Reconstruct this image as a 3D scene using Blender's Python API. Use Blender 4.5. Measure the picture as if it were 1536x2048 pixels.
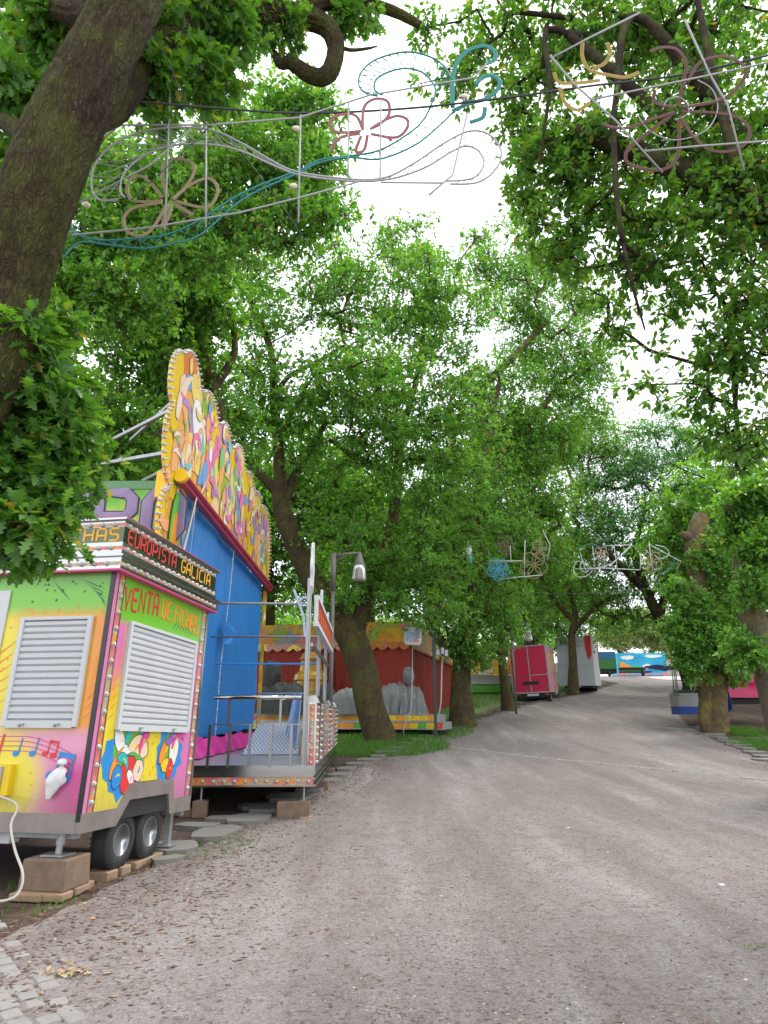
import bpy, bmesh, math, random
import numpy as np
from mathutils import Vector, Matrix, noise as mnoise
R = math.radians
PI = math.pi
random.seed(7)
rng = np.random.default_rng(11)
for o in list(bpy.data.objects): bpy.data.objects.remove(o)
sc = bpy.context.scene
C = sc.collection

# ------------------------------------------------------------------ camera, sky, sun, exposure
F = 1300.0                      # focal length in pixels of the 1536 x 2048 photograph
TH = math.atan(406 / F)         # camera tilts up
ST, CT = math.sin(TH), math.cos(TH)
EYE = 1.6
cd = bpy.data.cameras.new('camera')
cam = bpy.data.objects.new('camera', cd); C.objects.link(cam)
cam.location = (0, 0, EYE); cam.rotation_euler = (PI/2 + TH, 0, 0)
cd.sensor_fit = 'VERTICAL'; cd.sensor_height = 36; cd.lens = 36 * F / 2048
cd.clip_start = 0.05; cd.clip_end = 1500
sc.camera = cam

SUN_EL, SUN_AZ = R(58), R(35)   # high veiled sun, ahead and to the right
w = bpy.data.worlds.new('World'); sc.world = w; w.use_nodes = True
nt = w.node_tree; nt.nodes.clear()
wo = nt.nodes.new('ShaderNodeOutputWorld'); bg = nt.nodes.new('ShaderNodeBackground')
sky = nt.nodes.new('ShaderNodeTexSky'); sky.sky_type = 'NISHITA'; sky.sun_disc = False
sky.sun_elevation = SUN_EL; sky.sun_rotation = SUN_AZ; sky.air_density = 1; sky.dust_density = 3
tc = nt.nodes.new('ShaderNodeTexCoord')
nz = nt.nodes.new('ShaderNodeTexNoise'); nz.inputs['Scale'].default_value = 2.6; nz.inputs['Detail'].default_value = 6
nz.inputs['Roughness'].default_value = .62
rp = nt.nodes.new('ShaderNodeValToRGB')
rp.color_ramp.elements[0].position = .34; rp.color_ramp.elements[0].color = (.72, .72, .72, 1)
rp.color_ramp.elements[1].position = .56; rp.color_ramp.elements[1].color = (1, 1, 1, 1)
mx = nt.nodes.new('ShaderNodeMix'); mx.data_type = 'RGBA'
mx.inputs[7].default_value = (9.6, 10.0, 10.6, 1)
nt.links.new(tc.outputs['Generated'], nz.inputs['Vector']); nt.links.new(nz.outputs[0], rp.inputs[0])
nt.links.new(rp.outputs[0], mx.inputs[0]); nt.links.new(sky.outputs[0], mx.inputs[6])
nt.links.new(mx.outputs[2], bg.inputs[0]); bg.inputs[1].default_value = .14
nt.links.new(bg.outputs[0], wo.inputs[0])
sd = bpy.data.lights.new('sun', 'SUN'); sd.energy = 1.5; sd.angle = R(14); sd.color = (1, .97, .92)
so = bpy.data.objects.new('sun', sd); C.objects.link(so)
sv = Vector((math.sin(SUN_AZ)*math.cos(SUN_EL), math.cos(SUN_AZ)*math.cos(SUN_EL), math.sin(SUN_EL)))
so.rotation_euler = (-sv).to_track_quat('-Z', 'Y').to_euler()
sc.view_settings.view_transform = 'Standard'; sc.view_settings.look = 'None'
sc.view_settings.exposure = .72; sc.view_settings.gamma = 1
cy = sc.cycles
cy.max_bounces = 8; cy.diffuse_bounces = 4; cy.glossy_bounces = 3; cy.transmission_bounces = 5
cy.transparent_max_bounces = 8; cy.use_denoising = True; cy.sample_clamp_indirect = 6
try: cy.denoiser = 'OPENIMAGEDENOISE'
except Exception: pass

# ------------------------------------------------------------------ geometry helpers
def ray(u, v):
    y = (1024 - v) / F
    return (u - 768) / F, CT - y*ST, ST + y*CT
def at(u, v, Y):                # point at ground distance Y seen at pixel u, v
    a, b, c = ray(u, v); t = Y / b
    return Vector((a*t, Y, EYE + c*t))
def atX(u, v, X):
    a, b, c = ray(u, v); t = X / a
    return Vector((X, b*t, EYE + c*t))
HY = [-20, 0, 8, 11, 15, 20, 24, 30, 40, 55, 75, 95, 400]
HZ = [0, 0, .02, .10, .24, .48, .80, 1.36, 2.36, 3.9, 5.75, 6.6, 9]
def H(Y):
    return float(np.interp(Y, HY, HZ))
def hit(u, v):                  # where the ray meets the ground
    a, b, c = ray(u, v); lo = None
    for k in range(1, 4000):
        t = k*.05
        if EYE + c*t <= H(b*t): return Vector((a*t, b*t, H(b*t)))
    return Vector((a*110, b*110, H(b*110)))

class MB:
    def __init__(s): s.v = []; s.f = []; s.m = []; s.mi = 0
    def add(s, vs, fs):
        n = len(s.v); s.v += [tuple(p) for p in vs]
        for f in fs: s.f.append(tuple(i+n for i in f)); s.m.append(s.mi)
        return s
    def box(s, x0, x1, y0, y1, z0, z1, M=None):
        vs = [Vector(p) for p in ((x0,y0,z0),(x1,y0,z0),(x1,y1,z0),(x0,y1,z0),(x0,y0,z1),(x1,y0,z1),(x1,y1,z1),(x0,y1,z1))]
        if M is not None: vs = [M @ p for p in vs]
        return s.add(vs, [(0,3,2,1),(4,5,6,7),(0,1,5,4),(1,2,6,5),(2,3,7,6),(3,0,4,7)])
    def bar(s, a, b, wd, ht=None):
        a = Vector(a); b = Vector(b); d = b - a; L = d.length
        if L < 1e-6: return s
        M = Matrix.Translation(a) @ d.to_track_quat('Z', 'Y').to_matrix().to_4x4()
        ht = ht or wd
        return s.box(-wd/2, wd/2, -ht/2, ht/2, 0, L, M)
    def tube(s, pts, r, n=8, closed=False, caps=True):
        pts = [Vector(p) for p in pts]; m = len(pts)
        rr = r if hasattr(r, '__len__') else [r]*m
        up = Vector((0.13, .21, 1)).normalized(); rings = []
        prev = None
        for i, p in enumerate(pts):
            if closed: d = pts[(i+1) % m] - pts[i-1]
            else: d = pts[min(i+1, m-1)] - pts[max(i-1, 0)]
            if d.length < 1e-9: d = Vector((0, 0, 1))
            d.normalize()
            if prev is None:
                a = d.cross(up)
                if a.length < .05: a = d.cross(Vector((1, 0, 0)))
            else:
                a = prev - d*prev.dot(d)
                if a.length < 1e-4: a = d.cross(up)
            a.normalize(); prev = a.copy(); b = d.cross(a)
            rings.append([p + (a*math.cos(2*PI*k/n) + b*math.sin(2*PI*k/n))*rr[i] for k in range(n)])
        vs = [q for rg in rings for q in rg]; fs = []
        for i in range(m if closed else m-1):
            j = (i+1) % m
            for k in range(n):
                l = (k+1) % n
                fs.append((i*n+k, i*n+l, j*n+l, j*n+k))
        if caps and not closed:
            fs.append(tuple(range(n))[::-1]); fs.append(tuple((m-1)*n+k for k in range(n)))
        return s.add(vs, fs)
    def lathe(s, prof, n=16, M=None):
        vs = []; fs = []
        for (r, z) in prof:
            for k in range(n):
                p = Vector((r*math.cos(2*PI*k/n), r*math.sin(2*PI*k/n), z)); vs.append(M @ p if M is not None else p)
        for i in range(len(prof)-1):
            for k in range(n):
                l = (k+1) % n; fs.append((i*n+k, i*n+l, (i+1)*n+l, (i+1)*n+k))
        fs.append(tuple(range(n))[::-1]); fs.append(tuple((len(prof)-1)*n+k for k in range(n)))
        return s.add(vs, fs)
    def prism(s, poly, d, M=None):          # poly in local XY, thickness d along +Z
        n = len(poly)
        vs = [Vector((p[0], p[1], 0)) for p in poly] + [Vector((p[0], p[1], d)) for p in poly]
        if M is not None: vs = [M @ p for p in vs]
        fs = [tuple(range(n))[::-1], tuple(n+i for i in range(n))]
        fs += [(i, (i+1) % n, n+(i+1) % n, n+i) for i in range(n)]
        return s.add(vs, fs)
    def mesh(s, name, mats, smooth=False):
        me = bpy.data.meshes.new(name); me.from_pydata(s.v, [], s.f)
        mats = mats if isinstance(mats, (list, tuple)) else [mats]
        for m in mats: me.materials.append(m)
        me.polygons.foreach_set('material_index', s.m)
        if smooth: me.polygons.foreach_set('use_smooth', [True]*len(s.f))
        me.update()
        return me

def link(name, me, parent=None, bevel=0):
    o = bpy.data.objects.new(name, me); C.objects.link(o)
    if parent is not None: o.parent = parent
    if bevel:
        b = o.modifiers.new('bevel', 'BEVEL'); b.width = bevel; b.segments = 2; b.limit_method = 'ANGLE'
    return o
def tag(o, label=None, cat=None, group=None, kind=None):
    if label: o['label'] = label
    if cat: o['category'] = cat
    if group: o['group'] = group
    if kind: o['kind'] = kind
    return o
def thing(name, label, cat, loc=(0, 0, 0), rz=0, group=None, rx=0, ry=0):
    o = bpy.data.objects.new(name, None); C.objects.link(o); o.location = loc; o.rotation_euler = (rx, ry, rz)
    o.empty_display_size = .2
    return tag(o, label, cat, group)
def part(name, mb, mats, parent, smooth=False, bevel=0, label=None, kind=None):
    o = link(name, mb.mesh(name, mats, smooth), parent, bevel)
    return tag(o, label, kind=kind)
def copy_tree(o, parent=None):
    c = o.copy(); C.objects.link(c); c.parent = parent
    for ch in list(o.children): copy_tree(ch, c)
    return c
def npmesh(name, verts, faces, mats, smooth=False):     # faces: (n, k) integer array
    me = bpy.data.meshes.new(name); nf, k = faces.shape
    me.vertices.add(len(verts)); me.vertices.foreach_set('co', np.ascontiguousarray(verts, dtype=np.float32).ravel())
    me.loops.add(nf*k); me.loops.foreach_set('vertex_index', np.ascontiguousarray(faces, dtype=np.int32).ravel())
    me.polygons.add(nf); me.polygons.foreach_set('loop_start', np.arange(0, nf*k, k, dtype=np.int32))
    if smooth: me.polygons.foreach_set('use_smooth', np.ones(nf, dtype=bool))
    for m in (mats if isinstance(mats, (list, tuple)) else [mats]): me.materials.append(m)
    me.update(calc_edges=True)
    return me

# ------------------------------------------------------------------ materials
MATS = {}
def newmat(name):
    m = bpy.data.materials.new(name); m.use_nodes = True; n = m.node_tree
    b = n.nodes['Principled BSDF']; MATS[name] = m
    return m, n, b
def N(n, t, **kw):
    x = n.nodes.new(t)
    for k, v in kw.items(): setattr(x, k, v)
    return x
def ramp(n, stops, interp='LINEAR'):
    r = N(n, 'ShaderNodeValToRGB'); cr = r.color_ramp; cr.interpolation = interp
    while len(cr.elements) > 1: cr.elements.remove(cr.elements[-1])
    cr.elements[0].position = stops[0][0]; cr.elements[0].color = (*stops[0][1], 1)
    for p, c in stops[1:]:
        e = cr.elements.new(p); e.color = (*c, 1)
    return r
def coords(n, kind='Object', scale=(1, 1, 1), loc=(0, 0, 0), rot=(0, 0, 0)):
    t = N(n, 'ShaderNodeTexCoord'); m = N(n, 'ShaderNodeMapping')
    m.inputs['Scale'].default_value = scale; m.inputs['Location'].default_value = loc; m.inputs['Rotation'].default_value = rot
    n.links.new(t.outputs[kind], m.inputs[0]); return m.outputs[0]
def noise(n, vec, scale, detail=4, rough=.55, dist=0):
    x = N(n, 'ShaderNodeTexNoise'); x.inputs['Scale'].default_value = scale; x.inputs['Detail'].default_value = detail
    x.inputs['Roughness'].default_value = rough; x.inputs['Distortion'].default_value = dist
    n.links.new(vec, x.inputs['Vector']); return x.outputs[0]
def mixc(n, fac, a, b, mode='MIX'):
    x = N(n, 'ShaderNodeMix'); x.data_type = 'RGBA'; x.blend_type = mode
    for s, val in ((0, fac), (6, a), (7, b)):
        if hasattr(val, 'is_linked') or hasattr(val, 'node'): n.links.new(val, x.inputs[s])
        elif s == 0: x.inputs[0].default_value = val
        else: x.inputs[s].default_value = (*val, 1)
    return x.outputs[2]
def bump(n, b, h, strength=.3, dist=.02, prev=None):
    x = N(n, 'ShaderNodeBump'); x.inputs['Strength'].default_value = strength; x.inputs['Distance'].default_value = dist
    n.links.new(h, x.inputs['Height']); n.links.new(x.outputs[0], b.inputs['Normal']); return x
def math_(n, op, a, b=None, clamp=False):
    x = N(n, 'ShaderNodeMath'); x.operation = op; x.use_clamp = clamp
    for i, val in enumerate((a, b)):
        if val is None: continue
        if hasattr(val, 'node'): n.links.new(val, x.inputs[i])
        else: x.inputs[i].default_value = val
    return x.outputs[0]
def plain(name, col, rough=.55, metal=0, dirt=.25, scale=3, dirtcol=None, bumps=.0, coat=0):
    m, n, b = newmat(name)
    v = coords(n); f = noise(n, v, scale, 6, .65)
    dc = dirtcol or tuple(c*.62 for c in col)
    r = ramp(n, [(.38, (0, 0, 0)), (.72, (1, 1, 1))]); n.links.new(f, r.inputs[0])
    fac = math_(n, 'MULTIPLY', r.outputs[0], dirt)
    n.links.new(mixc(n, fac, col, dc), b.inputs['Base Color'])
    b.inputs['Roughness'].default_value = rough; b.inputs['Metallic'].default_value = metal
    if coat: b.inputs['Coat Weight'].default_value = coat
    if bumps: bump(n, b, noise(n, v, scale*9, 5), bumps, .01)
    return m
def leafmat(name, cols, trans=.42, tcol=None):
    m, n, b = newmat(name)
    g = N(n, 'ShaderNodeNewGeometry')
    r = ramp(n, cols); n.links.new(g.outputs['Random Per Island'], r.inputs[0])
    v = coords(n); f = noise(n, v, .45, 3)
    col = mixc(n, math_(n, 'MULTIPLY', f, .5), r.outputs[0], cols[-2][1])
    n.links.new(col, b.inputs['Base Color']); b.inputs['Roughness'].default_value = .34
    b.inputs['Specular IOR Level'].default_value = .45
    t = N(n, 'ShaderNodeBsdfTranslucent'); tm = mixc(n, 1, col, (1.0, 1.0, .25), 'MULTIPLY')
    hs = N(n, 'ShaderNodeHueSaturation'); hs.inputs['Value'].default_value = 2.1; n.links.new(tm, hs.inputs['Color'])
    n.links.new(hs.outputs[0], t.inputs[0])
    ms = N(n, 'ShaderNodeMixShader'); ms.inputs[0].default_value = trans
    n.links.new(b.outputs[0], ms.inputs[1]); n.links.new(t.outputs[0], ms.inputs[2])
    n.links.new(ms.outputs[0], n.nodes['Material Output'].inputs[0])
    return m
G = lambda a, b, c: (a, b, c)
leaf_mid = leafmat('oak_leaf', [(0, G(.025,.085,.022)), (.35, G(.07,.20,.04)), (.7, G(.135,.31,.065)), (.96, G(.18,.36,.075)), (.985, G(.38,.30,.05))])
leaf_blue = leafmat('oak_leaf_bluish', [(0, G(.03,.095,.04)), (.4, G(.05,.17,.055)), (.8, G(.085,.24,.075)), (1, G(.13,.31,.10))])
leaf_dark = leafmat('oak_leaf_dark', [(0, G(.028,.07,.018)), (.4, G(.065,.17,.03)), (.8, G(.11,.27,.05)), (.97, G(.13,.24,.05)), (.99, G(.34,.20,.04))], .52)
leaf_near = leafmat('oak_leaf_near', [(0, G(.03,.09,.02)), (.35, G(.055,.15,.03)), (.75, G(.09,.215,.04)), (.955, G(.13,.27,.055)), (.988, G(.36,.19,.03))], .45)
leaf_light = leafmat('leaf_light', [(0, G(.09,.20,.04)), (.5, G(.13,.27,.06)), (.9, G(.18,.33,.08)), (1, G(.2,.35,.1))], .45)
leaf_pale = leafmat('leaf_pale', [(0, G(.20,.27,.12)), (.5, G(.27,.34,.17)), (.9, G(.33,.40,.21)), (1, G(.36,.42,.24))], .35)

def barkmat(name, base, dark, moss, mossamt=.5, scale=1.0, bstr=.9, crk=.5, zs=.2):
    m, n, b = newmat(name)
    v = coords(n, scale=(scale, scale, scale*zs))
    f1 = noise(n, v, 14, 8, .7, .6)
    vo = N(n, 'ShaderNodeTexVoronoi'); vo.feature = 'DISTANCE_TO_EDGE'; vo.inputs['Scale'].default_value = 26
    v2 = N(n, 'ShaderNodeVectorMath'); v2.operation = 'ADD'
    nn = N(n, 'ShaderNodeTexNoise'); nn.inputs['Scale'].default_value = 9; n.links.new(v, nn.inputs['Vector'])
    sc_ = N(n, 'ShaderNodeVectorMath'); sc_.operation = 'SCALE'; sc_.inputs['Scale'].default_value = .22
    n.links.new(nn.outputs['Color'], sc_.inputs[0]); n.links.new(v, v2.inputs[0]); n.links.new(sc_.outputs[0], v2.inputs[1])
    n.links.new(v2.outputs[0], vo.inputs['Vector'])
    cr = ramp(n, [(0, (0, 0, 0)), (.22, (1, 1, 1))]); n.links.new(vo.outputs['Distance'], cr.inputs[0])
    fr = noise(n, coords(n, scale=(scale, scale, scale*.13)), 30, 6, .75, .8)
    rr_ = ramp(n, [(.34, (0, 0, 0)), (.62, (1, 1, 1))]); n.links.new(fr, rr_.inputs[0])
    hgt = math_(n, 'MULTIPLY', math_(n, 'ADD', math_(n, 'MULTIPLY', cr.outputs[0], crk), 1-crk), math_(n, 'ADD', math_(n, 'MULTIPLY', rr_.outputs[0], .7), math_(n, 'MULTIPLY', f1, .35)))
    col = mixc(n, hgt, dark, base)
    f2 = noise(n, coords(n), 1.7, 7, .72)
    mr = ramp(n, [(.62 - .32*mossamt, (0, 0, 0)), (.80 - .3*mossamt, (1, 1, 1))]); n.links.new(f2, mr.inputs[0])
    fac = math_(n, 'MULTIPLY', mr.outputs[0], math_(n, 'ADD', hgt, .25), True)
    col = mixc(n, fac, col, moss)
    n.links.new(col, b.inputs['Base Color']); b.inputs['Roughness'].default_value = .92
    b.inputs['Specular IOR Level'].default_value = .2
    bump(n, b, hgt, bstr, .035)
    return m
bark_near = barkmat('bark_near', (.115,.075,.042), (.016,.010,.006), (.105,.12,.02), .66, 1.0, 1.0, .85, .30)
bark = barkmat('bark', (.20,.14,.085), (.03,.02,.012), (.17,.17,.035), .55, 1.0, 1.0, .75, .3)
bark_dark = barkmat('bark_dark', (.06,.04,.03), (.02,.014,.01), (.09,.10,.025), .5, 1.0)
bark_lichen = barkmat('bark_lichen', (.20,.145,.095), (.05,.035,.022), (.30,.24,.045), .55, 1.3, .6)
bark_grey = barkmat('bark_grey', (.30,.26,.20), (.08,.06,.04), (.26,.23,.07), .4, 1.0, .9, .8, .5)
# ------------------------------------------------------------------ trees
OAK = np.array([[0,0],[.10,.07],[.20,.05],[.28,.20],[.38,.07],[.50,.32],[.60,.11],[.72,.28],[.80,.10],[.92,.11],[1.0,.0]])
def leaf_mesh(name, P, D, Nn, L, mat, kind='simple'):
    D = D/np.linalg.norm(D, axis=1, keepdims=True)
    S = np.cross(D, Nn); S /= (np.linalg.norm(S, axis=1, keepdims=True)+1e-9)
    U = np.cross(S, D); n = len(P); Lc = L[:, None]
    if kind == 'oak':
        k = len(OAK); vs = np.empty((n, k*3, 3)); 
        cur = rng.uniform(-.25, .1, n)[:, None]
        for i, (a, wd) in enumerate(OAK):
            mid = P + D*Lc*a + U*Lc*cur*a*a
            vs[:, i*3] = mid
            up = U*Lc*wd*.35
            vs[:, i*3+1] = mid + S*Lc*wd + up; vs[:, i*3+2] = mid - S*Lc*wd + up
        fs = []
        for i in range(k-1):
            a, b = i*3, (i+1)*3
            fs.append((a, b, b+1, a+1)); fs.append((a+2, b+2, b, a))
        fs = np.array(fs)
        faces = (np.arange(n)[:, None, None]*(k*3) + fs[None]).reshape(-1, 4)
        return npmesh(name, vs.reshape(-1, 3), faces, mat)
    vs = np.empty((n, 6, 3)); wd = .24
    vs[:, 0] = P; vs[:, 1] = P + D*Lc*.42 + S*Lc*wd + U*Lc*.05; vs[:, 2] = P + D*Lc*.46 - S*Lc*wd + U*Lc*.05
    vs[:, 3] = P + D*Lc - U*Lc*.12
    vs[:, 4] = P + D*Lc*.8 + S*Lc*wd*.75; vs[:, 5] = P + D*Lc*.8 - S*Lc*wd*.75
    fs = np.array([(0, 1, 4, 3), (0, 3, 5, 2)])
    faces = (np.arange(n)[:, None, None]*6 + fs[None]).reshape(-1, 4)
    return npmesh(name, vs.reshape(-1, 3), faces, mat)

def grow(paths, targets, step=.5, wig=.16, r0=.012, up=.12, maxd=None):
    """paths: list of (points, radii); the first is the trunk, the others start on an earlier one."""
    pos = []; par = []; fix = []
    for pts, rad in paths:
        pts = [Vector(p) for p in pts]
        first = len(pos) == 0
        dense = []; rd = []
        for i in range(len(pts)-1):
            L = (pts[i+1]-pts[i]).length; k = max(3, int(L/.3))
            for j in range(k):
                t = j/k
                p0 = pts[max(i-1, 0)]; p1 = pts[i]; p2 = pts[i+1]; p3 = pts[min(i+2, len(pts)-1)]
                q = .5*((2*p1)+(p2-p0)*t+(2*p0-5*p1+4*p2-p3)*t*t+(3*p1-p0-3*p2+p3)*t**3)
                dense.append(q); rd.append(rad[i]*(1-t)+rad[i+1]*t)
        dense.append(pts[-1]); rd.append(rad[-1])
        if first: prev = -1
        else:
            A = np.array(pos); prev = int(np.argmin(((A-np.array(dense[0]))**2).sum(1)))
        for q, r in zip(dense, rd):
            pos.append(tuple(q)); par.append(prev); fix.append(r); prev = len(pos)-1
    nfix = len(pos)
    T = np.array(targets); A = np.array(pos[max(2, nfix//4):])
    dmin = np.sqrt(((T[:, None]-A[None])**2).sum(2)).min(1)
    order = np.argsort(dmin); cap = len(pos)+len(T)*14+10
    arr = np.zeros((cap, 3)); arr[:nfix] = pos; cnt = nfix
    low = np.zeros(cap, bool); zs = arr[:nfix, 2]; z0, z1 = zs[0], zs.max()
    low[:nfix] = zs < z0 + (z1-z0)*.22
    ends = []
    for ti in order:
        t = T[ti]; dd = arr[:cnt]-t; d = np.sqrt((dd**2).sum(1))
        cost = d + np.where(low[:cnt], 30, 0) + np.maximum(dd[:, 2], 0)*.35
        j = int(np.argmin(cost)); s = arr[j].copy(); L = d[j]
        k = max(1, min(12, int(L/step))); prev = j
        side = rng.normal(size=3)*wig*L*.5
        for i in range(1, k+1):
            f = i/k; q = s*(1-f)+t*f + side*math.sin(PI*f) + np.array([0, 0, up*L*math.sin(PI*f)])
            if i < k: q = q + rng.normal(size=3)*wig*step*.5
            arr[cnt] = q; par.append(prev); fix.append(0); prev = cnt; cnt += 1
        ends.append((prev, ti))
    # pipe-model radii
    ch = [[] for _ in range(cnt)]
    for i in range(cnt):
        if par[i] >= 0: ch[par[i]].append(i)
    rad = np.zeros(cnt); ex = 2.35
    for i in range(cnt-1, -1, -1):
        kids = [c for c in ch[i] if c >= nfix or True]
        s = sum(rad[c]**ex for c in kids if fix[c] == 0)
        r = max(r0, (s + (r0*.5)**ex)**(1/ex))
        rad[i] = fix[i] if fix[i] > 0 else min(r, .14)
    return arr[:cnt], par, ch, rad, ends, nfix

def tubes(arr, par, ch, rad, fine=10):
    mb = MB(); n = len(arr); done = set()
    starts = [0]
    while starts:
        s = starts.pop(); chain = [s]; cur = s
        while ch[cur]:
            kids = sorted(ch[cur], key=lambda c: -rad[c]); nxt = kids[0]
            for k in kids[1:]: starts.append(k)
            chain.append(nxt); cur = nxt
        pts = [arr[i] for i in chain]; rr = [rad[i] for i in chain]
        if par[s] >= 0:
            pts = [arr[par[s]]]+pts; rr = [min(rad[par[s]]*.9, rr[0]*1.25)]+rr
        if len(pts) < 2: continue
        if fine >= 40 and max(rr) > .12 and len(pts) > 6:
            A_ = np.array([tuple(p) for p in pts]); sg = np.sqrt((np.diff(A_, axis=0)**2).sum(1)); cs = np.concatenate([[0], np.cumsum(sg)])
            m_ = int(cs[-1]/.035); ss = np.linspace(0, cs[-1], m_); nn_ = 72
            Q = np.stack([np.interp(ss, cs, A_[:, q]) for q in range(3)], 1); RR = np.interp(ss, cs, rr)
            n0 = len(mb.v); mb.tube(Q, RR, nn_)
            for i in range(m_):
                c_ = Vector(Q[i]); r_ = RR[i]
                if r_ < .03: continue
                am = min(1, r_/.25); s1_ = ss[i]
                for q in range(nn_):
                    v_ = Vector(mb.v[n0+i*nn_+q]); d_ = (v_-c_)/r_
                    w_ = mnoise.noise((d_.x*3, d_.y*3, s1_*1.2+d_.z*3)) 
                    rd_ = 1-abs(mnoise.noise((d_.x*9+w_, d_.y*9+w_, s1_*3.2+d_.z*4)))*2
                    rd2 = 1-abs(mnoise.noise((d_.x*19, d_.y*19, s1_*8+w_*2)))*2
                    dr = am*(.030*w_ - .020*max(rd_, 0)**3 - .008*max(rd2, 0)**2+.02*mnoise.noise((d_.x*1.2, d_.y*1.2, s1_*.7+3)))
                    mb.v[n0+i*nn_+q] = tuple(c_+d_*(r_+dr))
            continue
        k = fine if rr[0] > .12 else (6 if rr[0] > .045 else (4 if rr[0] > .02 else 3))
        mb.tube(pts, rr, k, caps=True)
    return mb

def sample_blobs(blobs, n):
    vols = np.array([b[1][0]*b[1][2]*(b[1][1]**.4)*b[2] for b in blobs]); p = vols/vols.sum(); out = []
    idx = rng.choice(len(blobs), n, p=p)
    for i in idx:
        c, r, _ = blobs[i]
        d = rng.normal(size=3); d /= np.linalg.norm(d); q = rng.random()**(1/2.4)
        out.append(np.array(c) + d*q*np.array(r))
    return np.array(out)

def crown_leaves(cent, rc, tips, per, size, flat=.55, droop=.25, stick=None):
    n = len(cent); m = n*tips
    base = np.repeat(cent, tips, axis=0)
    o = rng.normal(size=(m, 3)); o /= np.linalg.norm(o, axis=1, keepdims=True)
    o *= (rng.random(m)**.5)[:, None]*rc*rng.uniform(.6, 1.25, m)[:, None]
    o[:, 2] *= flat
    tip = base+o
    ax = o/(np.linalg.norm(o, axis=1, keepdims=True)+1e-6); ax[:, 2] += .15 - droop; 
    T = np.repeat(tip, per, axis=0); A = np.repeat(ax, per, axis=0); k = len(T)
    D = A*.75 + rng.normal(size=(k, 3))*.75; D[:, 2] -= droop*.5
    D /= np.linalg.norm(D, axis=1, keepdims=True)
    U = np.tile(np.array([[0., 0., 1.]]), (k, 1)) + rng.normal(size=(k, 3))*.38
    P = T + D*size*.15 + rng.normal(size=(k, 3))*size*.12
    L = size*rng.uniform(.65, 1.25, k)
    return P, D, U, L, base, tip

def px_blobs(bl):
    out = []
    for b in bl:
        u, v, Y, ru, rv = b[:5]; wt = b[6] if len(b) > 6 else 1
        c = at(u, v, Y); t = Y/ray(u, v)[1]
        rd = b[5] if len(b) > 5 and b[5] else (ru+rv)/2/F*t*.8
        out.append((c, (ru/F*t, rd, rv/F*t), wt))
    return out

def tree(name, label, cat, paths, blobs, nclus, rc=.62, tips=14, per=6, size=.135, lm=None, bm=None, group=None,
         kind='simple', raw=None, droop=.25, flat=.55, wig=.16, twigs=True, fine=10, r0=.012, split=None):
    lm = lm or leaf_mid; bm = bm or bark
    base = Vector(paths[0][0][0])
    th = thing(name, label, cat, base, 0, group)
    cent = sample_blobs(px_blobs(blobs), nclus)
    keep = cent[:, 2] > np.array([H(y) for y in cent[:, 1]]) + 1.2
    cent = cent[keep]
    arr, par, ch, rad, ends, nf = grow(paths, cent, wig=wig, r0=r0)
    b0 = np.array(base)
    mb = tubes(arr-b0, par, ch, rad, fine)
    P, D, U, L, bs, tp = crown_leaves(cent, rc, tips, per, size, flat, droop)
    if twigs:
        n = len(bs); a = bs-b0; b = tp-b0; d = b-a; d /= np.linalg.norm(d, axis=1, keepdims=True)+1e-6
        s1 = np.cross(d, [[.3, .2, 1]]); s1 /= np.linalg.norm(s1, axis=1, keepdims=True)+1e-6; s2 = np.cross(d, s1)
        r = .006 if size < .2 else .008
        vs = np.empty((n, 4, 3)); vs[:, 0] = a+s1*r; vs[:, 1] = a-s1*r*.5+s2*r; vs[:, 2] = a-s1*r*.5-s2*r; vs[:, 3] = b
        fs = (np.arange(n)[:, None, None]*4+np.array([(0, 1, 3), (1, 2, 3), (2, 0, 3)])[None]).reshape(-1, 3)
        off = len(mb.v); mb.v += [tuple(q) for q in vs.reshape(-1, 3)]; mb.f += [tuple(q) for q in (fs+off)]; mb.m += [0]*len(fs)
    part('trunk', mb, bm, th, smooth=True)
    me = leaf_mesh('crown', P-b0, D, U, L, lm, kind)
    link('crown', me, th)
    return th, arr, par, ch, rad

def tp_(lst):       # pixel polyline with distances and widths in photo pixels -> points, radii
    pts = []; rr = []
    for (u, v, Y, wpx) in lst:
        p = at(u, v, Y); t = Y/ray(u, v)[1]; pts.append(p); rr.append(wpx/2/F*t)
    return pts, rr
def ground_to(lst, sink=.15):
    pts, rr = tp_(lst); p = pts[0].copy(); p.z = H(p.y)-sink
    if pts[0].z - p.z > .05: return [p]+pts[0:] if False else ([p]+pts[1:]), rr
    pts[0] = p; return pts, rr
# ------------------------------------------------------------------ ground
YS = sorted(set([-6, -2, 0, 1, 2, 3] + [round(4+.15*i, 3) for i in range(60)] + list(np.arange(13, 40, .5)) + list(range(40, 96, 1)) + [HY[i] for i in range(1, len(HY)-1)]))
def sheet(name, rows, mat, dz, nx=2, kind='structure', noisez=0):
    vs = []; fs = []
    for (y, x0, x1) in rows:
        for k in range(nx):
            x = x0+(x1-x0)*k/(nx-1); vs.append((x, y, H(y)+dz + (noisez*mnoise.noise((x*.8, y*.8, 0)) if noisez else 0)))
    for i in range(len(rows)-1):
        for k in range(nx-1):
            a = i*nx+k; fs.append((a, a+1, a+nx+1, a+nx))
    me = bpy.data.meshes.new(name); me.from_pydata(vs, [], fs); me.materials.append(mat); me.update()
    return tag(link(name, me), kind=kind)

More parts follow.
